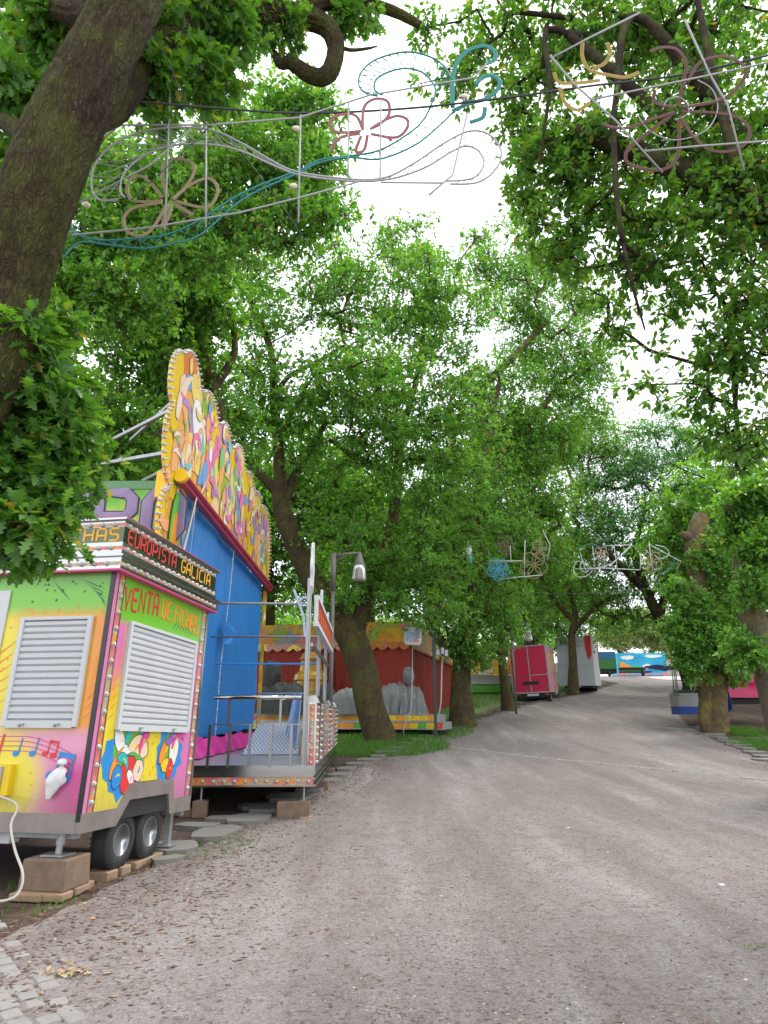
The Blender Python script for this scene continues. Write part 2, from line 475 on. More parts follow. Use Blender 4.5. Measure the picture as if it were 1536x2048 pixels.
def groundmat(name, cols, litter, speck=1, bs=.5, track=None):
    m, n, b = newmat(name); v = coords(n, 'Object')
    big = noise(n, coords(n, scale=(.75, .11, 1), rot=(0, 0, .12)), 1.5, 6, .62, .4)
    r = ramp(n, [(.30, cols[0]), (.47, cols[1]), (.60, cols[2]), (.74, cols[3])]); n.links.new(big, r.inputs[0])
    col = r.outputs[0]
    mid = noise(n, v, 3.3, 8, .7)
    r2 = ramp(n, [(.48, (0, 0, 0)), (.66, (1, 1, 1))]); n.links.new(mid, r2.inputs[0])
    col = mixc(n, math_(n, 'MULTIPLY', r2.outputs[0], .55), col, litter)
    vo = N(n, 'ShaderNodeTexVoronoi'); vo.inputs['Scale'].default_value = 75; n.links.new(v, vo.inputs['Vector'])
    r3 = ramp(n, [(0, (.45, .42, .40)), (.35, (.85, .83, .82)), (.8, (1.05, 1.04, 1.03)), (1, (1.22, 1.2, 1.2))]); 
    sx = N(n, 'ShaderNodeSeparateColor'); n.links.new(vo.outputs['Color'], sx.inputs[0]); n.links.new(sx.outputs[0], r3.inputs[0])
    col = mixc(n, .8*speck, col, r3.outputs[0], 'MULTIPLY')
    vo2 = N(n, 'ShaderNodeTexVoronoi'); vo2.inputs['Scale'].default_value = 26; n.links.new(coords(n, scale=(1, 1.6, 1), rot=(0, 0, .5)), vo2.inputs['Vector'])
    s2 = N(n, 'ShaderNodeSeparateColor'); n.links.new(vo2.outputs['Color'], s2.inputs[0])
    r4 = ramp(n, [(0, (.3, .24, .2)), (.10, (.45, .38, .34)), (.13, (1, 1, 1)), (.93, (1, 1, 1)), (.96, (1.4, 1.4, 1.4))]); n.links.new(s2.outputs[1], r4.inputs[0])
    col = mixc(n, .55*speck, col, r4.outputs[0], 'MULTIPLY')
    n.links.new(col, b.inputs['Base Color']); b.inputs['Roughness'].default_value = .95; b.inputs['Specular IOR Level'].default_value = .15
    hh = math_(n, 'ADD', vo.outputs['Distance'], math_(n, 'MULTIPLY', noise(n, v, 30, 6, .7), 1.2))
    bump(n, b, hh, bs, .012)
    return m
road_m = groundmat('gravel_dirt', [(.19,.162,.15), (.23,.202,.19), (.275,.248,.235), (.36,.335,.32)], (.18,.138,.12), .7)
dirt_m = groundmat('earth', [(.085,.06,.045), (.115,.08,.06), (.14,.10,.08), (.17,.13,.10)], (.05,.035,.025), .8, .8)
plaza_m = groundmat('plaza_gravel', [(.40,.37,.35), (.46,.43,.41), (.5,.47,.45), (.55,.52,.5)], (.38,.34,.31), .3, .2)
grass_m = leafmat('grass_blade', [(0, (.045,.12,.02)), (.5, (.07,.18,.03)), (1, (.13,.24,.05))], .4)
lawn_m = plain('lawn', (.075,.17,.03), .95, 0, .7, 1.5, (.11,.10,.04), .5)
stone_m = plain('flagstone', (.20,.187,.17), .9, 0, .6, 4, (.15,.14,.10), .6)
sett_m = plain('granite_sett', (.30,.28,.265), .9, 0, .6, 6, (.2,.18,.16), .6)

sheet('ground', [(y, -95, 95) for y in YS] + [(120, -160, 160), (400, -400, 400)], dirt_m, -.02, 3)
Lk = [(-60, 2048), (120, 2048), (0, 1850)]
lpts = [hit(*p) for p in ((640,1578),(720,1532),(800,1497),(880,1466),(960,1440),(1060,1408),(1180,1385),(1240,1366))]
rpts = [hit(*p) for p in ((1536,1525),(1480,1500),(1420,1475),(1378,1452),(1352,1425),(1368,1400),(1400,1366))]
def edge(pts, y, before):
    ys = [p.y for p in pts]; xs = [p.x for p in pts]
    if y < ys[0]: return before(y)
    return float(np.interp(y, ys, xs))
lx0, ly0 = lpts[0].x, lpts[0].y
rx0, ry0 = rpts[0].x, rpts[0].y
# left edge near the viewer: runs behind the kiosk's wheels then out to the paved corner
def lbefore(y): return float(np.interp(y, [0, 4.6, 5.2, 6.2, 7.5, 8.8, ly0], [-3.0, -3.0, -2.9, -2.75, -2.6, -2.3, lx0]))
def rbefore(y): return float(np.interp(y, [0, 6, ry0], [7.0, 8.0, rx0]))
def EL(y): return edge(lpts, y, lbefore)
def ER(y): return edge(rpts, y, rbefore)
print('kerbL', [tuple(round(c, 2) for c in p) for p in lpts]); print('kerbR', [tuple(round(c, 2) for c in p) for p in rpts])
yend = 74
sheet('road', [(y, EL(y)+.16*mnoise.noise((y*1.9, 1, 0))+.08*mnoise.noise((y*6, 1, 0)), ER(y)+.15*mnoise.noise((y*2, 5, 0))) for y in YS if -2 <= y <= yend], road_m, 0, 5)
sheet('plaza', [(y, 10, 60) for y in YS if 66 <= y <= 95], plaza_m, -.008, 2)
sheet('lawn', [(y, -40 if y > 30 else -20, EL(y)-(1.2 if y > 26 else 2.2)) for y in YS if 19 <= y <= 66], lawn_m, -.012, 2)
# bare earth under the far trees stays as ground; right-hand lawn
sheet('lawn', [(y, ER(y)+.9, ER(y)+3.6) for y in YS if 13 <= y <= 19.5], lawn_m, -.012, 2)

# kerb flagstones, each one a stone of its own along the left edge; sett bands across the road
def slab(name, c, sx, sy, th_, rz, mat, rr):
    mb = MB(); n = 9; poly = []
    for k in range(n):
        a = 2*PI*k/n; e = 1/max(abs(math.cos(a)), abs(math.sin(a)))**.75
        poly.append((sx/2*math.cos(a)*e*rr.uniform(.9, 1.06), sy/2*math.sin(a)*e*rr.uniform(.9, 1.06)))
    mb.prism(poly, th_)
    me = mb.mesh(name, mat); return me
rr = random.Random(3)
meshes = [slab('kerb_stone', None, .42+.1*k, .95, .09, 0, stone_m, rr) for k in range(5)]
y = 9.2; k = 0
while y < 42:
    L = rr.uniform(.75, 1.25); xk = EL(y+L/2); dx = EL(y+L)-EL(y)
    o = bpy.data.objects.new('kerb_stone', meshes[rr.randrange(5)]); C.objects.link(o)
    o.location = (xk-.18+rr.uniform(-.05, .05), y+L/2, H(y+L/2)-.05); o.rotation_euler = (0, 0, -math.atan2(dx, L)+rr.uniform(-.06, .06)); o.scale = (1, L/1.0, 1)
    tag(o, 'grey flat flagstone laid along the left edge of the gravel avenue', 'kerb stone', 'flagstones along the left edge of the avenue')
    y += L+.04; k += 1
for (u, v, s, a) in ((352,1697,.75,.3), (395,1655,.85,-.2), (452,1640,.8,.1), (505,1615,.6,.5), (335,1722,.5,.8)):
    p = hit(u, v); o = bpy.data.objects.new('paving_stone', meshes[rr.randrange(5)]); C.objects.link(o)
    o.location = (p.x, p.y, p.z-.05); o.rotation_euler = (0, 0, a+PI/2); o.scale = (s*1.1, s*.8, 1)
    tag(o, 'worn grey paving stone sunk in the earth between the ticket kiosk and the steel platform', 'paving stone', 'worn stones beside the kiosk wheels')
y = 14.2
while y < 27:
    L = rr.uniform(.7, 1.1); xk = ER(y+L/2); dx = ER(y+L)-ER(y)
    o = bpy.data.objects.new('kerb_stone', meshes[rr.randrange(5)]); C.objects.link(o)
    o.location = (xk+.25, y+L/2, H(y+L/2)-.045); o.rotation_euler = (0, 0, -math.atan2(dx, L)); o.scale = (1.2, L, 1)
    tag(o, 'grey flat flagstone laid along the right edge of the avenue', 'kerb stone', 'flagstones along the right edge of the avenue'); y += L+.05
def setts(pa, pb, wd, name, rows=2):
    mb = MB(); n = int((pb-pa).length/.17); d = (pb-pa).normalized(); s = Vector((d.y, -d.x, 0))
    for i in range(n):
        for r in range(rows):
            q = pa+(pb-pa)*(i+.5*(r % 2))/n + s*(r-.5*(rows-1))*.17
            if rr.random() < .06: continue
            z = H(q.y)
            M = Matrix.Translation((q.x, q.y, z-.06)) @ Matrix.Rotation(math.atan2(d.y, d.x)+rr.uniform(-.08, .08), 4, 'Z')
            a = .072*rr.uniform(.85, 1.05)
            mb.box(-a, a, -.07, .07, 0, .064+rr.uniform(0, .012), M)
    return tag(link(name, mb.mesh(name, sett_m), bevel=.012), kind='stuff')
def road_line(v0, v1, u0, u1):
    a = hit(u0, v0); b = hit(u1, v1); return a, b
a, b = road_line(1484, 1560, 820, 1536); setts(a, a+(b-a)*1.25, .2, 'sett_band', 2)
a, b = road_line(1431, 1460, 960, 1400); setts(a, b, .2, 'sett_band', 2)
a, b = road_line(1403, 1411, 1120, 1350); setts(a, b, .2, 'sett_band', 2)
# paved corner at the very left foreground: granite setts in rows
mb = MB()
for i in range(34):
    for j in range(14):
        al = -1.2+i*.142+rr.uniform(-.012, .012)+(.07 if j % 2 else 0); inn = .03+j*.125+rr.uniform(-.01, .01)
        x = -1.62-.64*al-.77*inn; y = 4.19+.77*al-.64*inn
        if rr.random() < .05 or (j == 0 and rr.random() < .3) or y < 2.5: continue
        M = Matrix.Translation((x, y, H(y)-.07)) @ Matrix.Rotation(math.atan2(.77, -.64)+rr.uniform(-.1, .1), 4, 'Z')
        mb.box(-.064*rr.uniform(.8, 1.05), .064, -.056*rr.uniform(.8, 1.05), .056, 0, .074+rr.uniform(-.006, .010), M)
M45 = mb.mesh('sett_paving', sett_m)
tag(link('sett_paving', M45, bevel=.014), kind='stuff')

# loose grit and leaf flakes on the road, one mass each
def scatter(name, n, area, size, mat, flat=.5, kind='chip'):
    P = []; 
    while len(P) < n:
        x, y = area()
        P.append((x, y, H(y)))
    P = np.array(P); k = len(P); s = size*rng.uniform(.4, 1.3, k)**1.5
    if kind == 'chip':
        base = np.array([(-1, -.6, 0), (.9, -.8, 0), (1, .7, 0), (-.8, .8, 0), (0, 0, 1)]); 
        fs = np.array([(0, 1, 4), (1, 2, 4), (2, 3, 4), (3, 0, 4)])
    else:
        base = np.array([(-1.6, 0, .1), (0, -.6, .25), (1.6, .1, .15), (0, .55, .3)]); fs = np.array([(0, 1, 2), (0, 2, 3)])
    a = rng.uniform(0, 2*PI, k); c, s_ = np.cos(a), np.sin(a)
    V = base[None]*np.stack([s*rng.uniform(.6, 1.4, k), s*rng.uniform(.6, 1.4, k), s*flat], 1)[:, None]
    V = V + rng.normal(size=V.shape)*s[:, None, None]*.15
    X = V[..., 0]*c[:, None]-V[..., 1]*s_[:, None]; Y = V[..., 0]*s_[:, None]+V[..., 1]*c[:, None]
    V = np.stack([X, Y, np.maximum(V[..., 2], 0)], 2)+P[:, None]+np.array([0, 0, .001])
    faces = (np.arange(k)[:, None, None]*len(base)+fs[None]).reshape(-1, 3)
    return tag(link(name, npmesh(name, V.reshape(-1, 3), faces, mat)), kind='stuff')
def islandmat(name, stops, rough=.9):
    m, n, b = newmat(name); g = N(n, 'ShaderNodeNewGeometry'); r = ramp(n, stops); n.links.new(g.outputs['Random Per Island'], r.inputs[0])
    n.links.new(r.outputs[0], b.inputs['Base Color']); b.inputs['Roughness'].default_value = rough; return m
chip_m = islandmat('grit', [(0, (.07,.05,.04)), (.3, (.16,.12,.10)), (.7, (.26,.22,.20)), (.96, (.36,.32,.29)), (1, (.5,.47,.43))])
flake_m = islandmat('leaf_flake', [(0, (.07,.04,.025)), (.5, (.16,.09,.06)), (.85, (.25,.16,.11)), (1, (.42,.30,.19))])
def road_area():
    while True:
        y = 4+10*rng.random()**1.4; x = rng.uniform(-.62, .64)*y
        dens = mnoise.noise((x*.7, y*.3, 3))*.5+.5
        if x < -2.75+max(0, (y-5.5)*.12) and y < 9: continue
        if x < -1.55-(y-4.19)*.83 and y < 6.0: continue
        if rng.random() < dens**1.5*1.3: return x, y
scatter('grit', 8000, road_area, .0075, chip_m, .6)
scatter('leaf_flakes', 3500, road_area, .010, flake_m, .5, 'leaf')
def edge_area():
    while True:
        y = rng.uniform(4.2, 26); x = EL(y)+abs(rng.normal())*.65-.3 + (1.2 if y < 9 else 0)*rng.random()**2
        return x, y
scatter('leaf_litter', 13000, edge_area, .015, flake_m, .8, 'leaf')
def edge_area2():
    y = rng.uniform(10, 26); x = ER(y)-abs(rng.normal())*.6+.5; return x, y
scatter('leaf_litter', 2500, edge_area2, .016, flake_m, .8, 'leaf')

# grass tufts
def grass(name, n, area, h=.09):
    P = np.array([area() for _ in range(n)]); k = n
    z = np.array([H(y) for y in P[:, 1]]); a = rng.uniform(0, 2*PI, k); wd = rng.uniform(.004, .009, k)*(1+P[:, 1]*.05); hh = h*rng.uniform(.4, 1.4, k)
    lx = rng.normal(size=k)*hh*.45; ly = rng.normal(size=k)*hh*.45
    V = np.empty((k, 3, 3)); V[:, 0, 0] = P[:, 0]-np.cos(a)*wd; V[:, 0, 1] = P[:, 1]-np.sin(a)*wd; V[:, 0, 2] = z-.02
    V[:, 1, 0] = P[:, 0]+np.cos(a)*wd; V[:, 1, 1] = P[:, 1]+np.sin(a)*wd; V[:, 1, 2] = z-.02
    V[:, 2, 0] = P[:, 0]+lx; V[:, 2, 1] = P[:, 1]+ly; V[:, 2, 2] = z+hh
    return tag(link(name, npmesh(name, V.reshape(-1, 3), np.arange(k*3).reshape(-1, 3), grass_m)), kind='stuff')
def gblob(cx, cy, rx, ry):
    def f():
        while True:
            a, r_ = rng.uniform(0, 2*PI), rng.random()**.6
            x, y = cx+math.cos(a)*r_*rx, cy+math.sin(a)*r_*ry
            if mnoise.noise((x*1.7, y*1.7, 5)) > -.22-rng.random()*.2: return x, y
    return f
tb = hit(765, 1482)
grass('grass', 9000, gblob(tb.x-.2, tb.y-1.0, 2.4, 2.8), .13)
grass('grass', 5000, gblob(tb.x+1.6, tb.y+4, 2.0, 4), .12)
gb = hit(1432, 1466)
grass('grass', 3500, gblob(gb.x+1.0, gb.y+.2, 1.0, 1.2), .14)
p = hit(1520, 1490); grass('grass', 6000, gblob(p.x+1.2, p.y, 2.2, 1.6), .12)
grass('grass', 500, gblob(-3.9, 6.6, 1.2, .7), .04)
q = hit(1500, 1895); grass('grass', 25, gblob(q.x, q.y, .12, .05), .02)
grass('grass', 500, gblob(-2.1, 9.2, .5, 1.0), .03)
def lawn_area():
    y = rng.uniform(26, 60); return EL(y)-2-rng.random()*14, y
grass('grass', 12000, lawn_area, .16)
# ------------------------------------------------------------------ materials of the fair
chrome = plain('polished_steel', (.42,.42,.41), .17, 1, .25, 5, (.45,.44,.42), .03)
steel = plain('brushed_steel', (.30,.30,.30), .32, 1, .4, 6, (.3,.29,.28), .05)
galv = plain('galvanised_steel', (.42,.43,.43), .5, .7, .5, 8, (.2,.2,.2), .05)
white_p = plain('white_shutter', (.56,.57,.59), .5, 0, .3, 2, (.44,.45,.45), .0)
wood_m = plain('weathered_wood', (.23,.155,.105), .85, 0, .7, 7, (.12,.08,.055), .6)
wood_l = plain('pale_wood', (.36,.24,.15), .85, 0, .6, 7, (.2,.13,.08), .6)
tyre_m = plain('tyre_rubber', (.025,.025,.027), .85, 0, .6, 6, (.06,.055,.05), .4)
rim_m = plain('wheel_rim', (.42,.44,.47), .35, .8, .4, 6)
black_m = plain('black_rubber', (.015,.015,.015), .6, 0, .2)
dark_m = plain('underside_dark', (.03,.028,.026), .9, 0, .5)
trim_m = plain('skirt_metal', (.33,.29,.27), .45, .5, .6, 4, (.2,.16,.14), .05)
red_t = plain('letter_red', (.62,.03,.025), .45); yel_t = plain('letter_yellow', (.80,.42,.02), .45); org_t = plain('letter_orange', (.85,.27,.015), .45)
mag_m = plain('magenta_strip', (.62,.05,.22), .4); purp_m = plain('letter_purple', (.25,.20,.34), .5, 0, .5, 3, (.12,.10,.22)); ink_m = plain('ink_outline', (.05,.035,.09), .6)
glass_m, n_, b_ = newmat('bulb_glass'); b_.inputs['Base Color'].default_value = (.62, .60, .60, 1); b_.inputs['Roughness'].default_value = .15
b_.inputs['Transmission Weight'].default_value = .25; b_.inputs['Coat Weight'].default_value = .6
blue_m = plain('blue_tarpaulin', (.014,.18,.50), .5, 0, .35, 1.2, (.010,.11,.36), .05)
blue2_m = plain('dark_blue_tarpaulin', (.015,.06,.32), .5, 0, .35, 3)
beam_m = plain('raspberry_beam', (.36,.025,.07), .45, 0, .4, 3, (.24,.02,.05))
pink_c = plain('pink_cloth', (.62,.035,.30), .7, 0, .3, 3); crim_c = plain('crimson_tarpaulin', (.50,.012,.10), .5, 0, .3, 1.5)
redc = plain('red_curtain', (.30,.028,.014), .75, 0, .5, 1.6, (.16,.018,.01), .15)
grey_t = plain('dark_grey_cover', (.085,.09,.088), .6, 0, .4, 3, (.08,.08,.08), .1); lgrey_t = plain('light_grey_cover', (.36,.365,.365), .6, 0, .4, 3, (.24,.25,.25), .1)

for m_ in (grey_t, lgrey_t):
    n_ = m_.node_tree; b_ = n_.nodes['Principled BSDF']; v_ = coords(n_, scale=(1.6, 1.6, .7)); w_ = noise(n_, v_, 3.2, 5, .6, 2.2)
    r_ = math_(n_, 'ABSOLUTE', math_(n_, 'SUBTRACT', w_, .5)); bump(n_, b_, r_, 1.0, .35)
green_p = plain('dark_green_paint', (.012,.05,.035), .5, 0, .3); lamp_m = plain('lamp_post_grey', (.17,.16,.145), .5, .3, .4)
lamp_glass, n_, b_ = newmat('lamp_diffuser'); b_.inputs['Base Color'].default_value = (.45, .44, .42, 1); b_.inputs['Roughness'].default_value = .2; b_.inputs['Transmission Weight'].default_value = .5
bwhite = plain('painted_white', (.58,.59,.60), .5, 0, .35, 2.5, (.5,.49,.46)); whitet = plain('trailer_white', (.46,.48,.50), .55, 0, .5, 1.3, (.36,.37,.38))
pinkt = plain('truck_crimson', (.56,.014,.07), .45, 0, .25, 1.5, (.42,.012,.05))
cable_m = plain('black_cable', (.03,.03,.03), .6); cord_m = plain('beige_cable', (.55,.50,.43), .6); bag_m = plain('white_plastic', (.75,.75,.74), .4, 0, .2, 9, None, .2)
tealr = plain('teal_rope_light', (.012,.17,.15), .45); redr = plain('red_rope_light', (.27,.085,.09), .5); goldr = plain('gold_rope_light', (.27,.20,.11), .5); yelr = plain('yellow_rope_light', (.36,.25,.05), .5)
rust_r = plain('rust_rope_light', (.12,.045,.035), .5); bluer = plain('blue_rope_light', (.03,.22,.30), .5); silver_f = plain('silver_frame', (.50,.50,.48), .5, .1, .3, 5)
framem = plain('white_frame_bar', (.30,.30,.29), .5, .1, .4, 8, (.3,.28,.26))
PAL = [(.80,.55,.01), (.85,.30,.015), (.75,.06,.30), (.35,.12,.50), (.02,.25,.62), (.02,.45,.45), (.70,.04,.03), (.10,.45,.04), (.85,.62,.40), (.80,.78,.74)]
PALS = [tuple(x*.8+.13 for x in c) for c in PAL]
pals = [plain('pastel_%d' % i, c, .45, 0, .3, 2) for i, c in enumerate(PALS)]
palm = [plain('paint_%s' % nm, c, .4, 0, .12) for nm, c in zip(['yellow', 'orange', 'pink', 'violet', 'blue', 'teal', 'red', 'green', 'cream', 'white'], PAL)]
def artmat(name, stops, sc=1.6, stretch=(1, 1, .55), dist=.7, edge=.035):
    m, n, b = newmat(name); v = coords(n, scale=stretch)
    nn = N(n, 'ShaderNodeTexNoise'); nn.inputs['Scale'].default_value = 1.7*sc; nn.inputs['Detail'].default_value = 3; n.links.new(v, nn.inputs['Vector'])
    s_ = N(n, 'ShaderNodeVectorMath'); s_.operation = 'SCALE'; s_.inputs['Scale'].default_value = dist; n.links.new(nn.outputs['Color'], s_.inputs[0])
    a = N(n, 'ShaderNodeVectorMath'); a.operation = 'ADD'; n.links.new(v, a.inputs[0]); n.links.new(s_.outputs[0], a.inputs[1])
    vo = N(n, 'ShaderNodeTexVoronoi'); vo.inputs['Scale'].default_value = sc; n.links.new(a.outputs[0], vo.inputs['Vector'])
    ve = N(n, 'ShaderNodeTexVoronoi'); ve.feature = 'DISTANCE_TO_EDGE'; ve.inputs['Scale'].default_value = sc; n.links.new(a.outputs[0], ve.inputs['Vector'])
    sx = N(n, 'ShaderNodeSeparateColor'); n.links.new(vo.outputs['Color'], sx.inputs[0])
    r = ramp(n, stops, 'CONSTANT'); n.links.new(sx.outputs[0], r.inputs[0])
    f = noise(n, v, sc*2.2, 3); c2 = mixc(n, math_(n, 'MULTIPLY', f, .55), r.outputs[0], (.82, .50, .03))
    er = ramp(n, [(0, (1, 1, 1)), (edge, (0, 0, 0))]); n.links.new(ve.outputs['Distance'], er.inputs[0])
    col = mixc(n, math_(n, 'MULTIPLY', er.outputs[0], .7), c2, (.12, .04, .08))
    n.links.new(col, b.inputs['Base Color']); b.inputs['Roughness'].default_value = .35; b.inputs['Coat Weight'].default_value = .3
    return m
allc = [(0, PAL[0]), (.36, (.80,.36,.10)), (.56, (.72,.22,.42)), (.64, PAL[3]), (.68, PAL[4]), (.72, PAL[0]), (.86, PAL[8]), (.94, PAL[6]), (.97, PAL[7])]
art = artmat('airbrushed_board', allc, 1.5)
art2 = artmat('carousel_paint_shaded', [(0, (.55,.32,.02)), (.4, (.55,.18,.02)), (.6, (.08,.28,.04)), (.75, (.5,.3,.02)), (.85, (.45,.06,.2)), (.93, (.03,.2,.42))], 2.2, (1, 1, 1))  # colours darkened to carry the foliage shadow on the carousel fascia
art3, n_, b_ = newmat('sea_mural'); r_ = ramp(n_, [(.3, (.008,.22,.48)), (.5, (.01,.36,.60)), (.66, (.03,.48,.66)), (.75, (.5,.65,.7))]); n_.links.new(noise(n_, coords(n_, scale=(.3, 1, 1.8)), 1.2, 5, .6), r_.inputs[0]); n_.links.new(r_.outputs[0], b_.inputs['Base Color'])
orn_m = artmat('orange_ride_paint', [(0, PAL[1]), (.5, (.80,.12,.02)), (.75, PAL[9]), (.88, PAL[0])], 1.2, (1, 1, 1))
def blob(n, rx, rz, jag, rr_, star=0):
    out = []
    for k in range(n):
        a = 2*PI*k/n; q = 1+rr_.uniform(-jag, jag) + (star if k % 2 else -star)
        out.append((rx*q*math.cos(a), rz*q*math.sin(a)))
    return out

# stroke letters
LET = {'E': [[(1,1),(.2,1),(0,.85),(0,.15),(.2,0),(1,0)], [(0,.5),(.85,.5)]], 'U': [[(0,1),(0,.2),(.2,0),(.8,0),(1,.2),(1,1)]],
 'R': [[(0,0),(0,1),(.8,1),(1,.85),(1,.6),(.8,.45),(.05,.45)], [(.5,.45),(1,0)]], 'O': [[(.5,0),(.2,0),(0,.2),(0,.8),(.2,1),(.8,1),(1,.8),(1,.2),(.8,0),(.5,0)]],
 'P': [[(0,0),(0,1),(.8,1),(1,.85),(1,.6),(.8,.42),(.05,.42)]], 'I': [[(.18,0),(.18,1)]], 'S': [[(1,1),(.2,1),(0,.85),(0,.65),(.2,.5),(.8,.5),(1,.35),(1,.15),(.8,0),(0,0)]],
 'T': [[(0,1),(1,1)], [(.5,1),(.5,0)]], 'A': [[(0,0),(0,.8),(.2,1),(.8,1),(1,.8),(1,0)], [(0,.42),(1,.42)]], 'G': [[(1,1),(.2,1),(0,.8),(0,.2),(.2,0),(.8,0),(1,.2),(1,.45),(.5,.45)]],
 'L': [[(0,1),(0,.2),(.2,0),(1,0)]], 'C': [[(1,1),(.2,1),(0,.8),(0,.2),(.2,0),(1,0)]], 'V': [[(0,1),(.5,0),(1,1)]], 'N': [[(0,0),(0,1),(1,0),(1,1)]],
 'D': [[(0,0),(0,1),(.7,1),(1,.75),(1,.25),(.7,0),(0,0)]], 'F': [[(0,0),(0,1),(1,1)], [(0,.52),(.8,.52)]], 'H': [[(0,0),(0,1)], [(1,0),(1,1)], [(0,.5),(1,.5)]]}
def text(mb, s, x, z, pitch, h, M, stroke=.02, zf=None, hf=None, depth=.35):
    for ch_ in s:
        if ch_ != ' ':
            wd = pitch*.68
            hh = h if hf is None else h*hf(x); zz = z if zf is None else zf(x)
            off = 0
            for st in LET[ch_]:
                pts = [Vector((x+a*wd, 0, zz+b*hh)) for a, b in st]
                t = MB().tube(pts, stroke, 8)
                vs = [M @ Vector((p[0], -(p[1]*depth)-.003-off, p[2])) for p in t.v]; mb.add(vs, t.f); off += .0015
        x += pitch*(.6 if ch_ == 'I' else 1) if ch_ != ' ' else pitch*.6
    return x

# ------------------------------------------------------------------ ticket kiosk trailer
KA = math.atan2(.168, .986)
K = thing('ticket_kiosk', 'colourful airbrushed ticket kiosk trailer on two wheels with white shutters at the left', 'kiosk', (-2.86, 6.7, .537), -KA, rx=R(-2.0))
KL = 2.32; KW = 3.4; KH = 2.53
def kmat(name, side):
    m, n, b = newmat(name); t = N(n, 'ShaderNodeTexCoord'); s = N(n, 'ShaderNodeSeparateXYZ'); n.links.new(t.outputs['Object'], s.inputs[0])
    nf = noise(n, t.outputs['Object'], 3.0, 4)
    def mr(src, a, b_, extra=.12):
        x = N(n, 'ShaderNodeMapRange'); x.interpolation_type = 'SMOOTHSTEP'; x.inputs[1].default_value = a; x.inputs[2].default_value = b_
        sm = math_(n, 'ADD', src, math_(n, 'MULTIPLY', math_(n, 'SUBTRACT', nf, .5), extra)); n.links.new(sm, x.inputs[0]); return x.outputs[0]
    X, Y, Z = s.outputs
    def radial(cx, cz, r0, r1, H_):
        dx = math_(n, 'SUBTRACT', H_, cx); dz = math_(n, 'SUBTRACT', Z, cz)
        d = math_(n, 'SQRT', math_(n, 'ADD', math_(n, 'MULTIPLY', dx, dx), math_(n, 'MULTIPLY', dz, dz))); return mr(d, r1, r0, .1)
    yel = (.80,.66,.015); orn = (.82,.26,.012); grn = (.16,.50,.015); dg = (.06,.30,.02); pk = (.70,.16,.42); mg = (.60,.04,.28)
    if side:
        c = mixc(n, mr(Y, 1.25, 1.75), yel, pk)                      # right end pink
        c = mixc(n, math_(n, 'MULTIPLY', mr(Z, .95, 1.5), mr(Y, .38, .2)), c, orn)
        c = mixc(n, math_(n, 'MULTIPLY', mr(Z, 1.25, 1.65), mr(Y, .45, .28)), c, pk)
        c = mixc(n, mr(Z, 1.98, 2.08, .05), c, grn)
        c = mixc(n, math_(n, 'MULTIPLY', mr(Z, 2.1, 2.2), radial(1.1, 2.45, .3, 1.0, Y)), c, grn)
        c = mixc(n, math_(n, 'MULTIPLY', mr(Y, .22, .06), mr(Z, 1.9, 2.1)), c, pk)
    else:
        c = mixc(n, mr(X, -.5, -.02), yel, orn)
        c = mixc(n, math_(n, 'MULTIPLY', mr(Z, 1.85, 2.1), mr(X, -1.25, -.9)), c, orn)
        c = mixc(n, radial(-1.2, 1.3, .2, .9, X), c, yel)
        c = mixc(n, math_(n, 'MULTIPLY', mr(Z, .98, .86, .05), 1), c, (.75,.30,.45))
        c = mixc(n, math_(n, 'MULTIPLY', mr(Z, .80, .5), mr(X, -.6, -.1)), c, mg)
        c = mixc(n, radial(-.98, .42, .35, .62, X), c, yel)
        c = mixc(n, mr(Z, 2.0, 2.2, .05), c, grn)
        c = mixc(n, math_(n, 'MULTIPLY', mr(Z, 2.3, 2.5), .5), c, dg)
    gm = math_(n, 'MULTIPLY', mr(Z, .55, .16, .3), noise(n, t.outputs['Object'], 14, 6, .7)); c = mixc(n, math_(n, 'MULTIPLY', gm, .75), c, (.22,.17,.12))
    sx2 = ramp(n, [(.60, (0, 0, 0)), (.66, (1, 1, 1))]); n.links.new(noise(n, coords(n, scale=(1, 1, .15)), 16, 6, .7), sx2.inputs[0]); c = mixc(n, math_(n, 'MULTIPLY', sx2.outputs[0], .16), c, (.25,.2,.15))
    f2 = noise(n, t.outputs['Object'], 9, 5); c = mixc(n, math_(n, 'MULTIPLY', f2, .12), c, (.3, .25, .15))
    n.links.new(c, b.inputs['Base Color']); b.inputs['Roughness'].default_value = .3; b.inputs['Coat Weight'].default_value = .4; b.inputs['Coat Roughness'].default_value = .15
    return m
kf, ks = kmat('kiosk_front_airbrush', False), kmat('kiosk_side_airbrush', True)
# body: front skin, side skin, core
part('body', MB().box(-KW, -.02, .02, KL-.02, .05, KH), dark_m, K)
part('front_panel', MB().box(-KW, -.05, -.002, .018, .17, KH-.001), kf, K)
mb = MB(); poly = [(0.05,.17),(.60,.17),(.80,.40),(1.78,.40),(1.86,.17),(KL-.02,.17),(KL-.02,KH-.002),(0.05,KH-.002)]
MY = Matrix(((0, 0, 1, 0), (1, 0, 0, 0), (0, 1, 0, 0), (0, 0, 0, 1)))      # local (x,y,z) -> (z, x, y)
mb.prism(poly, .02, Matrix.Translation((-.018, 0, 0)) @ MY); part('side_panel', mb, ks, K)
# metal skirt
mb = MB(); poly = [(-.01,0),(.62,.0),(.84,.23),(1.70,.23),(1.78,.0),(KL,0),(KL,.17),(1.86,.17),(1.78,.395),(.80,.395),(.60,.17),(-.01,.17)]
mb.prism(poly, .04, Matrix.Translation((-.03, 0, 0)) @ MY); mb.box(-KW, -.031, -.012, .02, 0, .17)
part('skirt', mb, trim_m, K)
